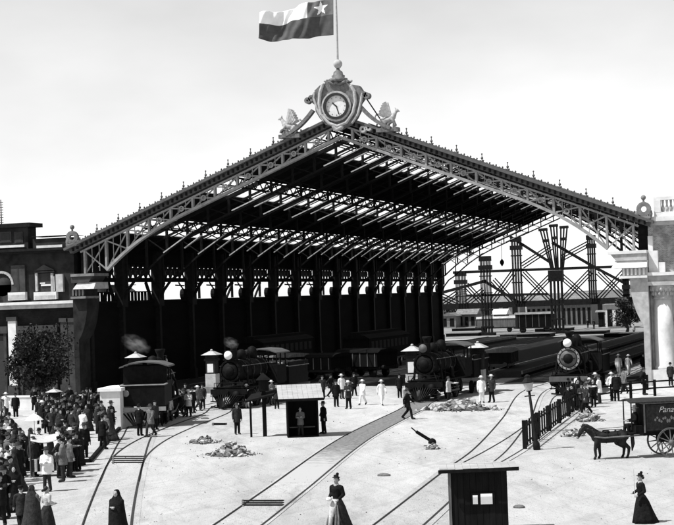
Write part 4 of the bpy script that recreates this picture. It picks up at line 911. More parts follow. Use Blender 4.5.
for i, (u, v, top, lb) in enumerate([(213, 393, 350.5, 'stone gate pillar with white panel left of the engine with bright lamp'), (137, 396, 353, 'gate pillar whose cap shows above the backed in locomotive'),
                                     (414, 398, 345.5, 'gate pillar close against the left side of the middle engine'), (479.5, 392, 342.5, 'stone gate pillar with pale panel behind the man in white by the rubble heap')]):
    o = pl if i == 0 else copy_tree(pl); p = G(u, v); o.location = p; o['label'] = lb; o['group'] = PG
    o.scale.z = P(u, top, p.y).z/4.62

# ------------------------------------------------------------------ walls, booths, lamp, fences
def facing(phi):               # rotation that turns local -Y to look: 0 towards the camera, 90 to the picture's right, 180 away
    a = R(phi); d = -FWD*math.cos(a)+Vector((_r.x, _r.y, 0))*math.sin(a); return math.atan2(d.x, -d.y)
def rot_line(a, c): return math.atan2((c-a).y, (c-a).x)
a = G(4, 412); c = G(99, 411); ln = (c-a).length; o = thing('low_wall', 'low white plastered wall behind the crowd by the dark pavilion', 'wall', a, rot_line(a, c))
b = MB().m('plaster'); b.box(0, ln, 0, .35, 0, 1.05); b.build('wall_body', o); b = MB().m('white'); b.box(-.06, ln+.06, -.06, .41, 1.053, 1.15); b.build('coping', o)
a = G(101, 430); c = G(121, 429.5); o = thing('buffer_wall', 'white block wall beside the backed in locomotive', 'wall', a, rot_line(a, c)); ln = (c-a).length
b = MB().m('plaster'); b.box(0, ln, 0, 3.2, 0, 2.3); b.build('wall_body', o); b = MB().m('white'); b.box(-.12, ln+.12, -.12, 3.3, 2.303, 2.5); b.build('coping', o)

# open booth with the pale boarded roof
p = G(303, 436.5); o = thing('watchman_booth', 'small dark open booth with pale boarded lean-to roof', 'booth', p, facing(4))
b = MB().m('wdark'); b.box(-.85, -.78, -.6, .8, 0, 2.0); b.build('side_panel', o); b = MB().m('wdark'); b.box(.78, .85, -.6, .8, 0, 2.0); b.build('side_panel', o)
b = MB().m('wdark'); b.box(-.78, .78, .74, .8, 0, 2.3); b.build('back_panel', o)
b = MB().m('wdark'); b.box(-.78, .78, -.6, .74, 0, .06); b.build('floor_boards', o)
b = MB().m('wlight')
for i in range(9):
    x0 = -1.3+2.45*i/9; b.hexa([(x0, -.9, 2.08), (x0+.262, -.9, 2.08), (x0+.262, 1.5, 2.72), (x0, 1.5, 2.72), (x0, -.9, 2.12), (x0+.262, -.9, 2.12), (x0+.262, 1.5, 2.76), (x0, 1.5, 2.76)])
rf = b.build('roof', o); b = MB().m('wdark'); b.box(-1.32, 1.17, -.95, -.9, 1.98, 2.12); b.build('fascia_board', rf)
b = MB().m('wmid'); b.box(-.7, .7, .35, .74, .45, .5); b.build('bench', o)

# two-post shelter
p = G(258, 437); o = thing('post_shelter', 'two dark posts carrying a slanting dark roof with a tall lamp post', 'shelter', p, facing(3))
b = MB().m('wdark'); b.box(-.42, -.3, 0, .12, 0, 2.0); b.build('post', o)
b = MB().m('wdark'); b.box(.28, .5, 0, .2, 0, 3.3); b.build('post', o)
b = MB().m('wdark'); b.hexa([(-.62, -.4, 1.92), (.9, -.4, 2.22), (1.3, .9, 2.5), (-.3, .9, 2.2), (-.62, -.4, 2.02), (.9, -.4, 2.32), (1.3, .9, 2.6), (-.3, .9, 2.3)]); b.build('roof', o)
b = MB().m('wdark'); b.box(.12, .68, -.1, .4, 2.5, 3.1); b.add([(0, -.2, 3.1), (.8, -.2, 3.1), (.8, .5, 3.1), (0, .5, 3.1), (.39, .1, 3.5)], [(3, 2, 1, 0), (0, 1, 4), (1, 2, 4), (2, 3, 4), (3, 0, 4)]); b.build('lantern_box', o)

# tarred hut at the front
p = G(481, 536); o = thing('tarred_hut', 'black tarred hut with flat plank roof and two small bright windows', 'hut', p, facing(-3))
W2 = .86
b = MB().m('wdark'); rd = random.Random(2); k = 9
for i in range(k): x0 = -W2+2*W2*i/k; yo = rd.uniform(0, .018); b.box(x0+.004, x0+2*W2/k-.004, yo, .05, rd.uniform(0, .05), 2.02)
b.box(-W2, W2, .051, .07, 0, 2.0); b.build('front_wall', o)
for nm, q in (('back_wall', (-W2, W2, 1.35, 1.4, 0, 2.0)), ('side_wall', (-W2, -W2+.05, .052, 1.348, 0, 2.0)), ('side_wall', (W2-.05, W2, .052, 1.348, 0, 2.0))): MB().m('wdark').box(*q).build(nm, o)
b = MB().m('wlight')
for i in range(10): x0 = -1.2+2.4*i/10; yo = random.uniform(-.05, .03); zo = random.uniform(-.012, .012); b.box(x0, x0+.235, -.22+yo*.3, 1.6+yo, 2.04+zo, 2.085+zo)
rf = b.build('roof', o); b = MB().m('wdark'); b.hexa([(-1.24, -.30, 1.97), (1.22, -.30, 2.0), (1.22, -.25, 2.0), (-1.24, -.25, 1.97), (-1.24, -.30, 2.07), (1.22, -.30, 2.11), (1.22, -.25, 2.11), (-1.24, -.25, 2.07)]); b.build('eaves_board', rf)
b = MB().m('wmid'); b.box(-W2-.09, -W2-.003, -.02, .06, 0, 1.95); b.build('corner_post', o)
fr = MB().m('wdark'); fr.box(-.25, .47, -.03, -.002, .93, 1.33); fr = fr.build('window_frame', o)
MB().m('windowwhite').box(-.21, -.06, -.04, -.031, .98, 1.25).build('bright_window', fr); MB().m('windowwhite').box(.03, .39, -.04, -.031, .97, 1.29).build('bright_window', fr)  # white plates painted for bright ground showing through two small windows

# lamp post with a lean
p = G(537, 450); o = thing('lamp_post', 'leaning dark iron lamp post with glazed lantern at the end of the picket fence', 'lamp post', p); o.rotation_euler = (0, R(-5.5), 0)
b = MB().m('idark'); b.lathe([(.17, 0), (.17, .3), (.1, .4), (.085, 1.2), (.06, 2.75)], (0, 0, 0), 12); b.bar((-.25, 0, 2.55), (.25, 0, 2.55), .05); b.build('post', o)
b = MB().m('idark'); b.lathe([(.1, 2.75), (.16, 2.8)], n=8); b.lathe([(.27, 3.16), (.3, 3.2), (.12, 3.42), (.14, 3.48), (.05, 3.56)], n=8, smooth=False); ln_ = b.build('lantern', o)
b = MB().m('stain'); b.lathe([(.15, 2.8), (.25, 3.16)], n=6, smooth=False); b.build('lantern_glass', ln_)

def seg_fence(name, label, pts, h, kind):
    o = thing(name, label, 'fence', pts[0])
    for i, p in enumerate(pts):
        q = p-pts[0]; MB().m('wdark').box(q.x-.09, q.x+.09, q.y-.09, q.y+.09, 0, h+.12).build('post', o)
    for a_, c_ in zip(pts, pts[1:]):
        a2, c2 = a_-pts[0], c_-pts[0]; zs = (.3, h*.85) if kind == 'lattice' else (.55, h)
        for z in zs: MB().m('wdark').bar((a2.x, a2.y, z), (c2.x, c2.y, z), .06, .08 if kind == 'lattice' else .1).build('rail', o)
        if kind == 'lattice':
            for q in (.2, .4, .6, .8):
                p = a2+(c2-a2)*q; MB().m('wdark').box(p.x-.04, p.x+.04, p.y-.04, p.y+.04, .1, h+random.uniform(.05, .16)).build('picket', o)
    return o
fa, fb_ = G(525, 449.5), G(585, 405)
seg_fence('picket_fence', 'dark wooden picket fence running from the lamp post to the locomotive', [fa+(fb_-fa)*(i/6) for i in range(7)], 1.25, 'lattice')
seg_fence('rail_fence', 'two rail fence in front of the pale pavilion', [G(592, 404), G(612, 401), G(631, 398.5), G(655, 396), G(680, 394.5), G(700, 393.5)], 1.0, 'rail')
p = G(634, 391); o = thing('bar_gate', 'dark horizontal bar gate between the right crowd and the white half column', 'gate', p, rot_line(G(620, 391), G(645, 389)))
MB().m('wdark').box(-1.0, 1.3, -.05, .05, .85, 1.05).build('bar', o); MB().m('wdark').box(-1.05, -.9, -.08, .08, 0, 1.1).build('post', o); MB().m('wdark').box(1.2, 1.35, -.08, .08, 0, 1.1).build('post', o)

# rubble heaps
def chip(b, rd, c, s_):       # one broken angular stone
    bm = bmesh.new(); k = Vector((rd.uniform(.7, 1.2), rd.uniform(.5, .9), rd.uniform(.35, .7)))*s_; e_ = Euler((rd.uniform(-.5, .5), rd.uniform(-.5, .5), rd.uniform(0, 6)), 'XYZ')
    for q in range(11):
        v = Vector((rd.uniform(-1, 1), rd.uniform(-1, 1), rd.uniform(-1, 1))); v = Vector((v.x*k.x, v.y*k.y, v.z*k.z)); v.rotate(e_); bm.verts.new(Vector(c)+v)
    h_ = bmesh.ops.convex_hull(bm, input=bm.verts[:]); bmesh.ops.delete(bm, geom=[g for g in bm.verts if not g.link_faces], context='VERTS'); bm.verts.index_update()
    b.add([v.co[:] for v in bm.verts], [tuple(v.index for v in f.verts) for f in bm.faces]); bm.free()
def heap(label, u0, u1, v, h, n, sz, key, seed, name='stone_pile'):
    rd = random.Random(seed); a_ = G(u0, v); c_ = G(u1, v); m_ = (a_+c_)/2; L_ = (c_-a_).length/2; o = thing(name, label, 'stone pile', m_, rot_line(a_, c_))
    b = MB()
    for i in range(n):
        x = rd.gauss(0, .42); y = rd.gauss(0, .42)
        rr = math.hypot(x, y)
        if rr > 1: x /= rr; y /= rr; rr = 1
        z = h*(1-rr)*rd.uniform(.15, 1)+sz*.3; s_ = sz*rd.uniform(.5, 1.25)
        b.m(key if rd.random() < .6 else 'stoned'); chip(b, rd, (x*L_, y*min(L_, 1.3), z), s_)
    for i in range(n//2):      # chips and fragments lying round the heap
        a = rd.uniform(0, 6.283); q = rd.uniform(.9, 1.35); s_ = sz*rd.uniform(.12, .4); b.m('stoned' if rd.random() < .6 else key); chip(b, rd, (q*L_*math.cos(a), q*min(L_, 1.3)*math.sin(a)*1.1, s_*.4), s_)
    b.m('stoned'); b.lathe([(L_*.85, 0), (L_*.5, h*.4), (L_*.15, h*.72)], n=14)
    k0 = len(b.v)-42
    for k in range(k0, len(b.v)): v_ = b.v[k]; b.v[k] = (v_[0], v_[1]*min(1, 1.3/L_), v_[2])
    b.build('stones', o); return o
heap('smaller heap of paving stones on bare ground behind the wider heap', 191, 218, 443, .4, 60, .14, 'stone', 1)
heap('wider heap of paving stones on bare ground in front of the smaller heap', 209, 254, 455, .62, 120, .17, 'stone', 2)
heap('long rubble heap of pale stones in front of the middle engine', 424, 496, 410, .75, 170, .26, 'stone', 3)
heap('small scatter of stones around the tipped trolley', 424, 442, 449, .28, 34, .12, 'stone', 4)
heap('stones piled along the picket fence near its far end', 577, 601, 421, .6, 70, .24, 'stone', 5)
heap('low row of stones along the middle of the picket fence', 562, 585, 436, .35, 50, .18, 'stone', 6)
p = G(428, 446); o = thing('tipped_trolley', 'tipped dark plank trolley with raised end beside a few stones', 'trolley', p, facing(0))
b = MB().m('wdark'); b.bar((-.55, 0, .72), (.35, 0, .12), .5, .14); b.build('plank_deck', o); b = MB().m('wdark'); b.lathe([(.2, -.05), (.2, .05)], (.2, -.3, .2), 12, 'y'); b.build('wheel', o); b = MB().m('wdark'); b.bar((-.55, -.22, .72), (-.8, -.22, .95), .06); b.build('handle', o)
p = G(600, 474)
for i, (u, v, s_) in enumerate(((519, 508, .22), (512, 467, .2), (152, 437, .35), (384, 476, .3), (205, 419, .3))):
    b = MB().m('stoned'); b.ball((0, 0, .03), s_, s_*.6, .09, n=9); o = b.build('loose_stone', None, G(u, v)); tag(o, ['dark flat stone lying right of the tarred hut', 'small stone on the ground above the tarred hut roof', 'pale stone lying beside the curving rail', 'flat stone between the middle track and the hut track', 'stone beside the branch track near the group of men'][i], 'stone')
rd = random.Random(31); b = MB()
for q in range(70):
    u = rd.uniform(60, 690); v = rd.uniform(412, 540); g_ = G(u, v); sp = rd.uniform(.3, 1.6)
    for i in range(rd.randint(4, 14)): s_ = rd.choice([.012, .018, .018, .025, .04]); b.m('stoned' if rd.random() < .6 else ('stone' if rd.random() < .6 else 'bark')); chip(b, rd, (g_.x+rd.gauss(0, sp), g_.y+rd.gauss(0, sp*2), .010+s_*.2), s_)
o = b.build('gravel'); o['kind'] = 'stuff'; o['label'] = 'loose gravel and dung scattered over the sandy yard'
# street stall with a white awning, and a kiosk with a pyramid cap
p = G(46, 476); o = thing('street_stall', 'street stall with sloping white awning in the left crowd', 'stall', p, facing(10))
for x in (-.65, .65):
    for y in (-.5, .5): b = MB().m('wmid'); b.tube((x, y, 0), (x, y, 1.6), .03, .03, 6); b.build('post', o)
b = MB().m('clight'); vs = []; fs = []
for i in range(13):
    for j in range(7):
        x = -.62+1.24*i/12; y = (-.6+1.2*j/6)*(.35+.65*math.sin(PI*(i+.8)/13.6)); vs.append((x, y, 1.62+.24*(j/6)-.09*math.sin(PI*i/12)-.03*math.sin(PI*j/6)))
for i in range(12):
    for j in range(6): q = i*7+j; fs.append((q, q+7, q+8, q+1))
b.add(vs, fs, True); aw = b.build('awning', o); aw.modifiers.new('t', 'SOLIDIFY').thickness = .02
b = MB().m('wmid'); b.box(-.6, .6, -.4, .4, .7, .78); b.box(-.58, -.5, -.38, .38, 0, .7); b.box(.5, .58, -.38, .38, 0, .7); b.build('counter', o)
b = MB()
for i in range(10): b.m('cwhite' if i % 2 else 'cdark'); b.box(-.6+.12*i, -.48+.12*i, -.43, -.402, .25, .79)
b.build('striped_cloth', o)
o = copy_tree(pl); o.location = G(55, 421); o.name = 'street_kiosk'; o.scale = (.62, .62, .46); o['label'] = 'small kiosk with white pyramid cap standing in the left crowd'; o['category'] = 'kiosk'; del o['group']
p = G(35, 446); o = thing('street_parasol', 'small white pointed parasol above the left crowd by the stall', 'parasol', p, 0)
b = MB().m('wmid'); b.tube((0, 0, 0), (0, 0, 1.75), .012, .012, 6); b.build('pole', o); b = MB().m('cwhite'); b.lathe([(.5, 1.4), (.3, 1.6), (.03, 1.75)], n=10, smooth=False); b.build('canopy', o)

# ------------------------------------------------------------------ horse and delivery wagon
def make_horse():
    o = thing('horse', 'dark harnessed horse standing between the shafts of the bread wagon', 'horse')
    b = MB().m('horse')
    b.chain([(0, .66, .96), (0, .3, .93), (0, -.1, .92), (0, -.42, .95)], [.245, .25, .25, .24], 12); b.ball((0, .62, 1.02), .24, .3, .2); b.ball((0, -.4, 1.05), .16, .3, .17)
    b.chain([(0, -.46, 1.04), (0, -.72, 1.24), (0, -.92, 1.38)], [.21, .15, .105], 12)
    b.chain([(0, -.9, 1.38), (0, -1.04, 1.26), (0, -1.16, 1.03), (0, -1.19, .96)], [.105, .105, .07, .06], 10)
    for x in (-.06, .06): b.chain([(x, -.9, 1.44), (x*1.3, -.92, 1.58)], [.04, .012], 6)
    for x, dy in ((-.13, .06), (.13, -.06)):
        b.chain([(x, -.4, .88), (x, -.4+dy, .72), (x, -.42+dy*2, .44), (x, -.40+dy*2, .14), (x, -.45+dy*2, .05)], [.16, .115, .068, .05, .055], 10)
        b.ball((x, -.45+dy*2, .03), .06, .07, .04, n=8)
        b.chain([(x*1.05, .62, .92), (x, .5-dy, .68), (x, .78-dy, .45), (x, .74-dy, .15), (x, .69-dy, .05)], [.2, .14, .07, .052, .055], 10); b.ball((x, .68-dy, .03), .06, .07, .04, n=8)
    b.build('body', o, remesh=.022, smooth=4)
    b = MB().m('hair'); b.chain([(0, .9, 1.08), (0, 1.02, .95), (0, 1.04, .6), (0, 1.0, .32)], [.05, .075, .08, .03], 8); b.build('tail', o)
    b = MB().m('hair')
    b.chain([(.02, -.46, 1.24), (.05, -.66, 1.36), (.05, -.84, 1.47), (0, -.96, 1.5), (0, -1.02, 1.42)], [.05, .075, .07, .05, .03], 10); b.chain([(.09, -.6, 1.2), (.1, -.78, 1.32)], [.06, .06], 8)
    b.build('mane', o)
    b = MB().m('muzzle'); b.ball((0, -1.2, .97), .064, .06, .06, n=10); b.build('muzzle', o)
    b = MB().m('leather')
    for i in range(16):
        a0, a1 = 2*PI*i/16, 2*PI*(i+1)/16; b.tube((.22*math.sin(a0), -.52-.12*math.cos(a0), 1.02+.3*math.cos(a0)), (.22*math.sin(a1), -.52-.12*math.cos(a1), 1.02+.3*math.cos(a1)), .045, .045, 6)
    b.build('collar', o)
    b = MB().m('leather'); b.ball((0, -.05, 1.17), .2, .16, .07, n=10)
    for y in (-.05, .35):
        for i in range(16): a0, a1 = 2*PI*i/16, 2*PI*(i+1)/16; b.tube((.265*math.sin(a0), y, .94+.265*math.cos(a0)), (.265*math.sin(a1), y, .94+.265*math.cos(a1)), .02, .02, 5)
    b.path([(.1, -.5, 1.25), (.06, -.05, 1.24), (.06, .6, 1.24)], .018, 5); b.path([(.27, -.5, .95), (.28, .1, .9), (.27, .66, .85)], .022, 5); b.path([(-.27, -.5, .95), (-.28, .1, .9), (-.27, .66, .85)], .022, 5)
    b.path([(.09, -.93, 1.36), (.09, -1.1, 1.12)], .014, 5); b.path([(-.09, -.93, 1.36), (-.09, -1.1, 1.12)], .014, 5); b.path([(.09, -1.06, 1.16), (-.09, -1.06, 1.16)], .03, 5); b.box(.105, .125, -1.05, -.93, 1.24, 1.36)
    b.path([(.08, -1.1, 1.1), (.12, -.5, 1.3), (.12, .9, 1.36)], .012, 5); b.build('harness', o)
    return o
hp = G(608, 458.8); HR = facing(-84)
hs = make_horse(); hs.location = hp; hs.rotation_euler.z = HR; hs.scale = (1.08, 1.1, 1.02)
FW_ = Vector((-math.sin(HR)*-1, -math.cos(HR), 0)); FW_ = Vector((math.sin(HR), -math.cos(HR), 0))    # forward of local -Y
wp = hp-FW_*2.5
wg = thing('delivery_wagon', 'dark two wheeled covered bread wagon with lettered side and projecting roof', 'wagon', wp, HR)
b = MB().m('wdark'); b.box(-.62, .62, -1.0, 1.7, 1.12, 2.38); bd = b.build('body', wg)
b = MB().m('cdark'); b.box(.621, .63, -.9, 1.62, 1.2, 2.32); b.build('side_panel', bd)
b = MB().m('wmid'); b.box(-.64, .64, -1.04, 1.74, 2.36, 2.40); b.box(.632, .66, -1.02, -.95, 1.12, 2.36); b.box(.632, .66, 1.64, 1.72, 1.12, 2.36); b.build('moulding', bd)
b = MB().m('cdark'); b.ext([(-.8, 2.42), (0, 2.55), (.8, 2.42), (.8, 2.47), (0, 2.60), (-.8, 2.47)], -1.65, 1.9); rf = b.build('roof', wg)
for x in (-.6, .6): b = MB().m('wdark'); b.tube((x, -1.55, 1.25), (x, -1.55, 2.45), .03, .03, 6); b.build('awning_post', rf)
b = MB().m('wdark'); b.box(-.6, .6, -1.62, -1.0, 1.05, 1.12); b.box(-.55, .55, -1.35, -1.02, 1.12, 1.42); b.build('driver_seat', wg)
b = MB().m('wdark'); b.box(-.5, .5, -1.0, 1.6, .98, 1.1); b.tube((-.78, .15, .66), (.78, .15, .66), .06, .06, 8); b.box(-.4, -.3, -.2, .5, .66, .98); b.box(.3, .4, -.2, .5, .66, .98); b.build('chassis', wg)
for x in (-.72, .72):
    b = MB().m('imid'); n_ = 32
    for i in range(n_):
        a0, a1 = 2*PI*i/n_, 2*PI*(i+1)/n_; b.bar((x, .15+.62*math.cos(a0), .66+.62*math.sin(a0)), (x, .15+.62*math.cos(a1), .66+.62*math.sin(a1)), .07, .075, up=(1, 0, 0))
    wh = b.build('wheel', wg); b = MB().m('wmid')
    for i in range(12): a0 = 2*PI*i/12+.1; b.tube((x, .15+.08*math.cos(a0), .66+.08*math.sin(a0)), (x, .15+.6*math.cos(a0), .66+.6*math.sin(a0)), .032, .022, 6)
    b.lathe([(.11, -.1), (.13, 0), (.09, .12)], (x, .15, .66), 12, 'x'); b.build('spokes', wh)
for x in (-.42, .42): b = MB().m('wmid'); b.path([(x, -.9, 1.0), (x*.95, -1.8, .98), (x*.85, -2.7, .95), (x*.8, -3.15, 1.0)], .035, 8); b.build('shaft', wg)
def text(body, size, loc, par, name, key='white', shear=.35):
    cu = bpy.data.curves.new(name, 'FONT'); cu.body = body; cu.size = size; cu.shear = shear; cu.extrude = .003; cu.align_x = 'LEFT'
    to = bpy.data.objects.new(name, cu); C.objects.link(to); dg = bpy.context.evaluated_depsgraph_get(); me = bpy.data.meshes.new_from_object(to.evaluated_get(dg)); bpy.data.objects.remove(to)
    me.materials.clear(); me.materials.append(M[key]); o = bpy.data.objects.new(name, me); C.objects.link(o); o.parent = par; o.location = loc; o.rotation_euler = (R(90), 0, R(90)); return o
text('Panaderia', .36, (.632, -.35, 1.98), bd, 'lettering', 'worn', .4)
b = MB().m('mplaster'); rd = random.Random(4)
for i in range(22): y = -.5+1.9*i/21; b.ball((.634, y, 1.66+.09*math.sin(i*1.7)), .006, .05, .05+.05*rd.random(), n=8)
b.build('painted_ornament', bd)

# ------------------------------------------------------------------ people
def head(b):
    b.ball((0, -.01, 1.60), .076, .094, .115, n=16); b.ball((0, -.045, 1.545), .055, .06, .06, n=12)
    b.chain([(0, -.098, 1.615), (0, -.118, 1.578)], [.013, .018], 6)                     # nose
    b.ball((0, -.094, 1.54), .026, .012, .012, n=8)                                       # mouth
    for x in (-1, 1): b.ball((x*.078, .0, 1.59), .012, .024, .034, n=8); b.ball((x*.034, -.086, 1.634), .022, .012, .009, n=8)
    b.chain([(0, .01, 1.53), (0, .01, 1.42)], [.056, .062], 10)
def hand(b, w_, d, side):
    w_ = Vector(w_); d = Vector(d).normalized(); x = Vector((0, 1, 0)) if abs(d.y) < .8 else Vector((1, 0, 0)); x = (x-d*x.dot(d)).normalized()
    b.chain([w_, w_+d*.09], [.03, .038], 8)
    for k, l in enumerate((.065, .08, .075, .055)): q = w_+d*.09+x*(-.03+.02*k); b.chain([q, q+d*l*.6, q+d*l+d.cross(x)*.015*side], [.0125, .0125, .0105], 6)
    b.chain([w_+d*.03-x*.03, w_+d*.075-x*.062], [.0135, .011], 6)
def figure(name, cat, arms, legs, female=False, shawl=False, sit=False):
    o = thing(name, 'x', cat); b = MB().m('skin'); head(b)
    b.chain([(0, 0, 1.42), (0, 0, 1.2), (0, 0, .95)], [.1, .11, .11], 12)
    for s, (el, wr, hd) in zip((-1, 1), arms):
        b.chain([(s*.08, 0, 1.4), (s*.17, 0, 1.38), el, wr], [.06, .05, .04, .03], 10); hand(b, wr, hd, s)
    for s, (kn, an, toe) in zip((-1, 1), legs): b.chain([(s*.08, 0, .95), kn, an], [.08, .055, .04], 10); b.chain([an, toe], [.042, .035], 8)
    b.build('body', o, remesh=.0105, smooth=1)
    c_ = MB().m('cblack')
    if female: c_.loft([(0, 0, .93, .15, .13), (0, 0, 1.02, .135, .115), (0, 0, 1.18, .165, .13), (0, -.01, 1.32, .18, .145), (0, 0, 1.41, .15, .1), (0, 0, 1.48, .065, .065)])
    elif sit: c_.loft([(0, 0, .82, .2, .18), (0, 0, 1.05, .18, .135), (0, 0, 1.3, .2, .14), (0, 0, 1.41, .17, .11), (0, 0, 1.49, .07, .07)])
    else: c_.loft([(0, .01, .68, .215, .185), (0, .01, .85, .205, .175), (0, 0, 1.05, .18, .15), (0, 0, 1.3, .2, .14), (0, 0, 1.41, .17, .11), (0, 0, 1.49, .07, .07)])
    for s, (el, wr, hd) in zip((-1, 1), arms): c_.chain([(s*.14, 0, 1.385), (s*.19, 0, 1.36), el, wr], [.075, .078, .06, .048], 10)
    c_.build('jacket', o, remesh=.018, smooth=2)
    if female:
        d = MB().m('cblack'); n_ = 40; vs = []; fs = []
        prof = [(1.02, .135, .12, 0), (.94, .17, .17, .015), (.75, .23, .25, .05), (.45, .30, .34, .08), (.18, .37, .42, .12), (.015, .41, .48, .15)]
        for z, rx, ry, cy in prof:
            for i in range(n_): a_ = 2*PI*i/n_; k = 1+.07*math.sin(a_*9)*(1.02-z)+.04*math.sin(a_*5+1)*(1.02-z); vs.append((rx*k*math.cos(a_), cy+ry*k*math.sin(a_), z))
        for j in range(len(prof)-1):
            for i in range(n_): fs.append((j*n_+i, j*n_+(i+1) % n_, (j+1)*n_+(i+1) % n_, (j+1)*n_+i))
        fs.append(tuple(range(n_))); fs.append(tuple(range((len(prof)-1)*n_, len(prof)*n_))); d.add(vs, fs, True); d.build('skirt', o)
        b = MB().m('hair'); b.ball((0, .03, 1.635), .085, .09, .095, n=12); b.ball((0, .1, 1.6), .055, .06, .06, n=10); b.build('hair', o)
        if shawl:
            d = MB().m('cblack'); d.loft([(0, .02, 1.725, .03, .035), (0, .02, 1.70, .075, .085), (0, .025, 1.62, .105, .105), (0, .04, 1.54, .115, .10), (0, .02, 1.44, .19, .13), (0, 0, 1.3, .25, .19), (0, 0, 1.05, .275, .235), (0, .03, .72, .30, .28), (0, .06, .42, .345, .36), (.02, .075, .33, .36, .385)], 20); d.build('shawl', o, remesh=.02, smooth=2)
    else:
        d = MB().m('cblack'); d.chain([(0, .01, .95), (0, .01, .87)], [.125, .13], 12)
        for s, (kn, an, toe) in zip((-1, 1), legs): d.chain([(s*.085, 0, .9), kn, an], [.105, .08, .065], 10)
        d.build('trousers', o, remesh=.018, smooth=2)
        for s, (kn, an, toe) in zip((-1, 1), legs):
            e_ = MB().m('leather'); e_.chain([an, toe], [.056, .045], 8); e_.build('shoe', o)
        b = MB().m('hair'); b.ball((0, .02, 1.645), .082, .09, .085, n=12); b.build('hair', o)
    return o
D_ = (0, -.15, -1)
def st(dx=0): return [((-.09, -.01, .5), (-.1-dx, .02, .075), (-.12-dx, -.15, .045)), ((.09, -.01, .5), (.1+dx, .02, .075), (.12+dx, -.15, .045))]
wk = [((-.09, -.2, .53), (-.09, -.26, .09), (-.09, -.42, .06)), ((.09, .02, .5), (.09, .34, .15), (.09, .2, .045))]
up = [((-.24, .02, 1.12), (-.25, -.07, .88), D_), ((.24, .02, 1.12), (.25, -.07, .88), D_)]
A = {}
A['stand'] = figure('person', 'person', up, st())
A['walk'] = figure('person', 'person', [((-.22, .16, 1.14), (-.24, .16, .9), D_), ((.22, -.12, 1.14), (.22, -.3, .97), (0, -.6, -1))], wk)
A['akimbo'] = figure('person', 'person', [((-.4, .1, 1.15), (-.2, -.1, 1.0), (.8, -.3, -.2)), ((.24, .02, 1.12), (.25, -.07, .88), D_)], st(.05))
A['folded'] = figure('person', 'person', [((-.23, -.06, 1.12), (.02, -.22, 1.16), (1, -.1, .1)), ((.23, -.06, 1.12), (-.02, -.24, 1.12), (-1, -.1, .1))], st(.03))
A['point'] = figure('person', 'person', [((-.24, .02, 1.12), (-.25, -.07, .88), D_), ((.26, -.26, 1.28), (.24, -.52, 1.3), (0, -1, 0))], st(.04))
A['sit'] = figure('person', 'person', [((-.24, -.05, 1.14), (-.16, -.3, 1.1), (0, -1, 0)), ((.24, -.05, 1.14), (.16, -.3, 1.1), (0, -1, 0))], [((-.11, -.42, .9), (-.11, -.5, .46), (-.11, -.66, .42)), ((.11, -.38, .92), (.13, -.3, .47), (.13, -.46, .43))], sit=True)
A['woman'] = figure('person', 'person', [((-.24, .03, 1.16), (-.14, -.22, 1.06), (.5, -1, 0)), ((.25, .03, 1.14), (.2, -.2, 1.0), (0, -1, -.3))], st(), female=True)
A['shawl'] = figure('person', 'person', [((-.2, -.03, 1.14), (-.06, -.2, 1.14), (.7, -.3, .4)), ((.2, -.03, 1.14), (.06, -.2, 1.14), (-.7, -.3, .4))], st(), female=True, shawl=True)
def hat(kind):
    b = MB()
    if kind == 'bowler': b.m('cblack').lathe([(.145, 1.655), (.15, 1.665), (.10, 1.672), (.098, 1.72), (.08, 1.77), (.03, 1.79)], (0, .005, 0), 16)
    if kind == 'straw': b.m('straw').lathe([(.19, 1.655), (.19, 1.667), (.10, 1.672), (.092, 1.76), (.06, 1.775)], (0, .005, 0), 16)
    if kind == 'cap': b.m('cblack').lathe([(.09, 1.66), (.11, 1.70), (.1, 1.74), (.03, 1.755)], (0, .01, 0), 14); b.hexa([(-.07, -.14, 1.665), (.07, -.14, 1.665), (.08, -.06, 1.675), (-.08, -.06, 1.675), (-.07, -.14, 1.673), (.07, -.14, 1.673), (.08, -.06, 1.69), (-.08, -.06, 1.69)])
    if kind == 'felt': b.m('cdark').lathe([(.19, 1.65), (.195, 1.662), (.105, 1.675), (.09, 1.765), (.05, 1.78)], (0, .005, 0), 16)
    if kind == 'bonnet': b.m('cblack').lathe([(.13, 1.68), (.135, 1.69), (.085, 1.7), (.08, 1.76), (.05, 1.77)], (0, 0, 0), 14); b.ball((.03, .03, 1.79), .05, .06, .05, n=8)
    return b.mesh(kind)
HM = {k: hat(k) for k in ('bowler', 'straw', 'cap', 'felt', 'bonnet')}
for k in A: A[k].location = (0, -400, 0)
CL = {'black': ('cblack', 'cblack', 'black suit'), 'dark': ('cdark', 'cblack', 'dark suit'), 'shirt': ('cwhite', 'cdark', 'white shirt'), 'white': ('cwhite', 'cwhite', 'all white clothes'), 'grey': ('cmid', 'cdark', 'grey jacket'), 'pale': ('clight', 'cblack', 'pale jacket'), 'palewhite': ('clight', 'cwhite', 'pale light clothes')}
HN = {'bowler': 'bowler hat', 'straw': 'straw hat', 'cap': 'cap', 'felt': 'wide felt hat', 'bonnet': 'small bonnet', None: 'bare head'}
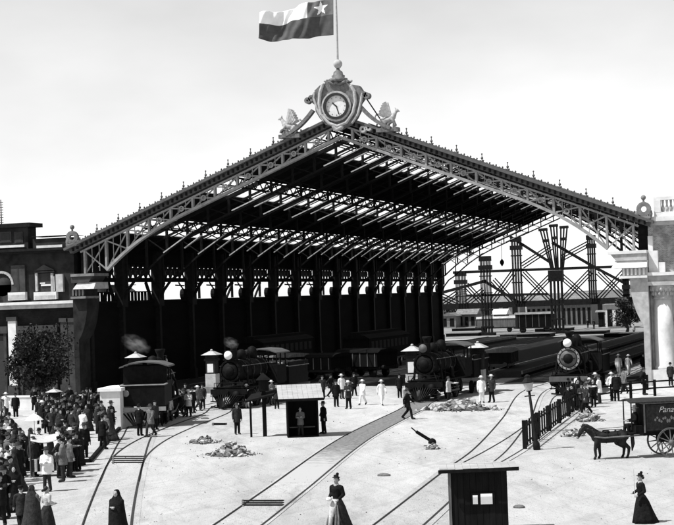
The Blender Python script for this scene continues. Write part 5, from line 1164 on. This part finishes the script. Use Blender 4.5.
def person(arch, u, v, phi, cl, ht, where=None, group=None, h=1.0, label=None, z=0, skirt=None, loc=None):
    src = A[arch]
    o = copy_tree(src)
    o.location = loc if loc is not None else G(u, v, z)
    o.rotation_euler.z = facing(phi); o.scale = (h, h, h)
    for ch in o.children:
        st_ = ch.name.split('.')[0]
        if st_ in ('jacket',): set_mat(ch, CL[cl][0])
        if st_ == 'trousers': set_mat(ch, CL[cl][1])
        if st_ in ('skirt', 'shawl'): set_mat(ch, skirt or CL[cl][0])
    if ht:
        hh = bpy.data.objects.new('hat', HM[ht]); C.objects.link(hh); hh.parent = o
    who = 'woman' if arch in ('woman', 'shawl') else 'man'
    o['label'] = label or f'{who} in {CL[cl][2]} and {HN[ht]}, {where}' if ht else label or f'bareheaded {who} in {CL[cl][2]}, {where}'
    o['category'] = 'person'
    if group: o['group'] = group
    elif 'group' in o: del o['group']
    return o
# --- people who stand alone
ld = person('woman', 338, 530, -35, 'black', 'bonnet', h=1.0, label='woman in dark jacket and bonnet holding up her pale patterned skirt', skirt='cdark')
b = MB().m('clight'); b.loft([(0, -.12, 1.0, .08, .05), (-.03, -.16, .8, .13, .10), (-.05, -.2, .55, .12, .12), (-.08, -.23, .3, .08, .12), (-.10, -.26, .12, .1, .12)], 16); b.build('lifted_apron', ld)
b = MB().m('cmid')
for x in (-.16, .0, .14, .24): b.chain([(x*.5, -.15, .8), (x, -.28, .4), (x*1.2, -.37, .06)], [.02, .035, .045], 6)
b.build('skirt_pattern', ld)
b = MB().m('cwhite'); b.ball((-.1, -.3, 1.02), .1, .09, .07, n=10); b.build('white_parcel', ld)
o = person('woman', 642, 523, -75, 'black', 'bonnet', h=.89, label='woman in a long black dress walking alone below the wagon')
b = MB().m('clight'); b.tube((.2, -.33, .95), (.24, -.36, 1.95), .012, .008, 6); b.build('thin_cane', o)
person('shawl', 118, 545, -25, 'black', None, h=1.0, label='woman wrapped in a black shawl standing between the curving rails')
o = person('shawl', 33.5, 538, 150, 'grey', None, h=1.0, label='tall figure in a grey shawl with pale streaks, middle of three at the bottom edge', skirt='cdark')
b = MB().m('clight'); b.chain([(-.2, -.18, 1.3), (-.05, -.27, 1.1), (.12, -.3, .85)], [.03, .045, .03], 6); b.build('pale_scarf', o)
person('walk', 22, 534, 200, 'dark', 'cap', h=.92, label='dark figure just behind the tall grey shawled figure')
person('woman', 48, 533, 130, 'pale', None, h=.9, label='smaller woman with pale sleeves beside the tall grey shawled figure', skirt='cdark')
person('stand', 237.5, 434.5, 20, 'dark', 'felt', h=1.0, label='man with one pale sleeve standing alone left of the two post shelter')
person('akimbo', 324, 434, -60, 'black', 'felt', h=1.02, label='dark man leaning beside the open booth')
person('folded', 301, 436.5, -10, 'grey', None, h=.92, label='shadowy person inside the open booth')
person('walk', 408, 419.5, 75, 'black', 'felt', h=1.06, label='dark man striding across the right rail of the middle track')
MG = 'men standing between the open booth and the middle engine'
person('stand', 336.5, 407, 10, 'black', 'bowler', 'first of the dark pair near the booth', MG, 1.05)
person('folded', 348.8, 409, -20, 'dark', 'straw', 'arms folded, right of the man in bowler', MG, 1.08)
person('stand', 342, 399, 30, 'shirt', 'straw', 'upright behind the dark pair', MG, 1.05)
person('stand', 323, 399, -10, 'dark', 'cap', 'above the booth roof', MG)
person('walk', 331, 397.5, 60, 'black', 'bowler', 'behind the booth roof corner', MG)
person('akimbo', 354.5, 396, 0, 'black', 'bowler', 'right behind the arms folded man', MG)
person('walk', 363, 405, -30, 'white', 'straw', 'alone left of the other man in white', MG, 1.0)
person('walk', 382, 405.5, 20, 'white', 'straw', 'alone nearer the middle track', MG, 1.0)
person('stand', 277, 409, 0, 'dark', 'cap', 'between the shelter and the booth roof', MG)
person('folded', 272, 405, 40, 'grey', 'straw', 'just right of the shelter roof', MG)
person('stand', 400, 398, 0, 'black', 'bowler', 'in the shade beside the middle engine', MG)
person('point', 247, 408, -40, 'white', 'straw', 'at buffer beam of engine with bright lamp', MG, .95)
RG = 'people by the rubble heap and right gate pillar'
person('stand', 482, 403, 0, 'white', 'straw', 'in front of the right gate pillar', RG, 1.05)
person('akimbo', 492, 402.5, -30, 'dark', 'straw', 'right beside the man in white at the pillar', RG, 1.08)
person('point', 449, 402, 60, 'pale', 'felt', 'working on top of the rubble heap', RG, .95, z=.35)
person('folded', 409, 397, 30, 'pale', 'straw', 'leaning at the left of the middle engine', RG)
LG2 = 'men gathered beside the backed in locomotive'
for i, (u, v, ar, ph, cl, ht, h) in enumerate([(151, 437, 'walk', -30, 'grey', 'felt', 1.05), (140, 436, 'stand', 160, 'black', 'bowler', 1.03), (165, 424, 'stand', -20, 'dark', 'straw', 1), (169, 421, 'akimbo', 20, 'pale', 'straw', 1),
        (174, 419, 'stand', 200, 'black', 'bowler', 1), (179.5, 417.5, 'walk', -60, 'shirt', 'straw', 1.05), (184, 415.5, 'stand', 30, 'dark', 'felt', 1), (189, 417, 'folded', -20, 'pale', 'straw', 1.03), (193, 413.5, 'stand', 40, 'black', 'bowler', 1),
        (198, 411, 'walk', 60, 'grey', 'straw', 1), (203, 409, 'stand', -10, 'dark', 'cap', 1), (160, 426, 'folded', 10, 'black', 'felt', 1), (171, 413, 'stand', 0, 'dark', 'bowler', 1.05), (186, 408, 'akimbo', 0, 'black', 'cap', 1), (155.5, 430, 'stand', 40, 'dark', 'cap', 1)]):
    person(ar, u, v, ph, cl, ht, 'at its near buffer' if i == 0 else ('walking by the rear beam' if i == 1 else 'in row beside backed in locomotive'), LG2, h)
# --- the crowd on the left
def crowd(spots, where, group, seed, women=.15):
    rd = random.Random(seed)
    for u, v in spots:
        ar = rd.choice(['stand', 'stand', 'walk', 'akimbo', 'folded', 'point']); cl = rd.choice(['black']*7+['dark']*3+['shirt', 'grey']); ht = rd.choice(['bowler', 'felt', 'bowler', 'cap', 'felt', 'bowler', 'straw', 'felt', 'cap', None])
        if rd.random() < women: ar = 'shawl'; ht = None; cl = rd.choice(['black', 'dark'])
        person(ar, u+rd.uniform(-1, 1), v+rd.uniform(-.6, .6), rd.uniform(-180, 180), cl, ht, where, group, rd.uniform(.95, 1.07))
crowd([(43, 431), (49, 429), (54, 432), (60, 430), (65, 433), (70, 431), (76, 432), (81, 430), (46, 423), (53, 422), (59, 424), (66, 422), (73, 423), (79, 422), (85, 424), (50, 416), (58, 415), (67, 416), (76, 415), (88, 434), (57, 437), (68, 438), (45, 419), (63, 427), (72, 427), (84, 418), (46, 436), (52, 438), (62, 441), (73, 441), (79, 437), (83, 441), (56, 426), (69, 419), (78, 426), (90, 428), (92, 421), (40, 426), (42, 415), (62, 418), (71, 412), (88, 413)], 'in dense crowd before the garden tree', 'people in the dense crowd on the pavement', 21)
crowd([(100, 443), (104, 440), (107, 445), (110, 438), (112, 432), (95, 421), (99, 418), (104, 426), (113, 425), (92, 413), (108, 419), (116, 420), (102, 433), (97, 436), (109, 441), (106, 430), (115, 429), (99, 427), (112, 440), (104, 449)], 'in knot of people by white buffer wall', 'people by the kerb and white buffer wall', 22, .1)
crowd([(63, 468), (67, 473), (72, 466), (59, 463), (55, 460), (69, 461), (75, 472), (61, 478), (52, 470), (78, 465), (74, 457), (66, 456), (61, 458), (58, 472), (70, 478), (36, 470), (40, 466), (33, 463), (77, 470), (64, 482)], 'crowding round the awning stall', 'people crowding round the awning stall', 23, .2)
crowd([(3, 470), (8, 474), (14, 470), (2, 482), (9, 486), (15, 482), (4, 497), (11, 499), (1, 510), (6, 518), (19, 476), (10, 463), (3, 459), (14, 492), (2, 526), (20, 464), (-4, 490), (0, 450), (7, 452), (13, 455), (4, 445), (17, 458), (9, 447), (22, 471), (18, 485), (1, 500), (8, 507), (2, 520), (14, 512), (-5, 475), (-5, 505), (21, 480), (12, 478)], 'in dark throng at the photo edge', 'people in the dark throng at the pavement edge', 24, .25)
person('stand', 85, 460.5, 30, 'black', 'felt', h=1.04, label='dark man standing alone on the kerb corner right of the awning stall')
person('folded', 47.5, 491.5, -15, 'shirt', 'felt', h=1.03, label='man in white shirt casting a shadow in front of the awning stall')
person('stand', 34, 476.5, 40, 'dark', 'felt', h=1.0, label='dark man standing at the left end of the awning stall')
person('shawl', 23.5, 467, 20, 'dark', None, h=1.0, label='dark shawled figure with a white bundle left of the awning stall')
person('walk', 6.5, 418, 20, 'shirt', 'straw', h=1.0, label='man in white shirt before the low white wall, left of the dark pair')
person('stand', 16, 419, 0, 'black', 'bowler', h=1.0, label='dark man alone against the low white wall')
person('folded', 34.5, 412, 10, 'black', 'felt', h=1.0, label='dark man at the wall just left of the dense crowd')
person('walk', 1, 421, 0, 'grey', 'felt', h=1.0, label='grey jacketed man near the wall at the edge of the yard')
# --- people on the right
crowd([(574, 407), (578, 409), (583, 411), (587, 408), (590, 404), (594, 407), (599, 404), (580, 404), (572, 412), (568, 414), (586, 415), (597, 400)], 'between picket fence and engine', 'people between the picket fence and the engine', 25, .1)
E2 = 'people near the pale pavilion'
person('stand', 617, 401.5, 170, 'black', 'bowler', h=1.12, label='dark man standing upright at the rail fence, right of the crowd', group=E2)
person('walk', 612, 398, 20, 'shirt', 'straw', 'just left of upright man at rail fence', E2)
person('akimbo', 644.5, 395, 60, 'black', 'felt', h=1.08, label='dark man leaning on the rail fence before the white half column', group=E2)
person('stand', 671, 386, 0, 'dark', 'bowler', h=1.0, label='dark man at the base of the pale pavilion wall', group=E2)
person('stand', 619, 376, 0, 'white', 'straw', h=1.05, label='person in white in the yard behind the rail fence', group=E2)
person('walk', 629, 375, 0, 'palewhite', 'straw', h=1.0, label='second pale figure behind the rail fence nearer the half column', group=E2)
person('stand', 644, 375, 0, 'black', 'cap', h=1.05, label='dark figure right against the side of the pale pavilion', group=E2)
person('walk', 624.5, 394, -40, 'grey', 'cap', h=1.0, label='grey jacketed man stepping between the upright man and the bar gate', group=E2)
for u, v, cl, lb in ((588, 328, 'black', 'tiny dark figure in the far yard left of the watch hut'), (594, 329, 'dark', 'second tiny figure in the far yard beside the watch hut'), (634, 335, 'white', 'tiny white figure in the far yard by the yard tree')): person('stand', u, v, 0, cl, 'cap', label=lb)
# driver on the wagon seat
dv = person('sit', 0, 0, -84, 'black', 'straw', label='driver seated at the front of the bread wagon', loc=wp+FW_*1.22+Vector((0, 0, .52)))

for k in A:                   # the posed figures everyone was copied from are no longer needed
    for ch in list(A[k].children): bpy.data.objects.remove(ch)
    bpy.data.objects.remove(A[k])
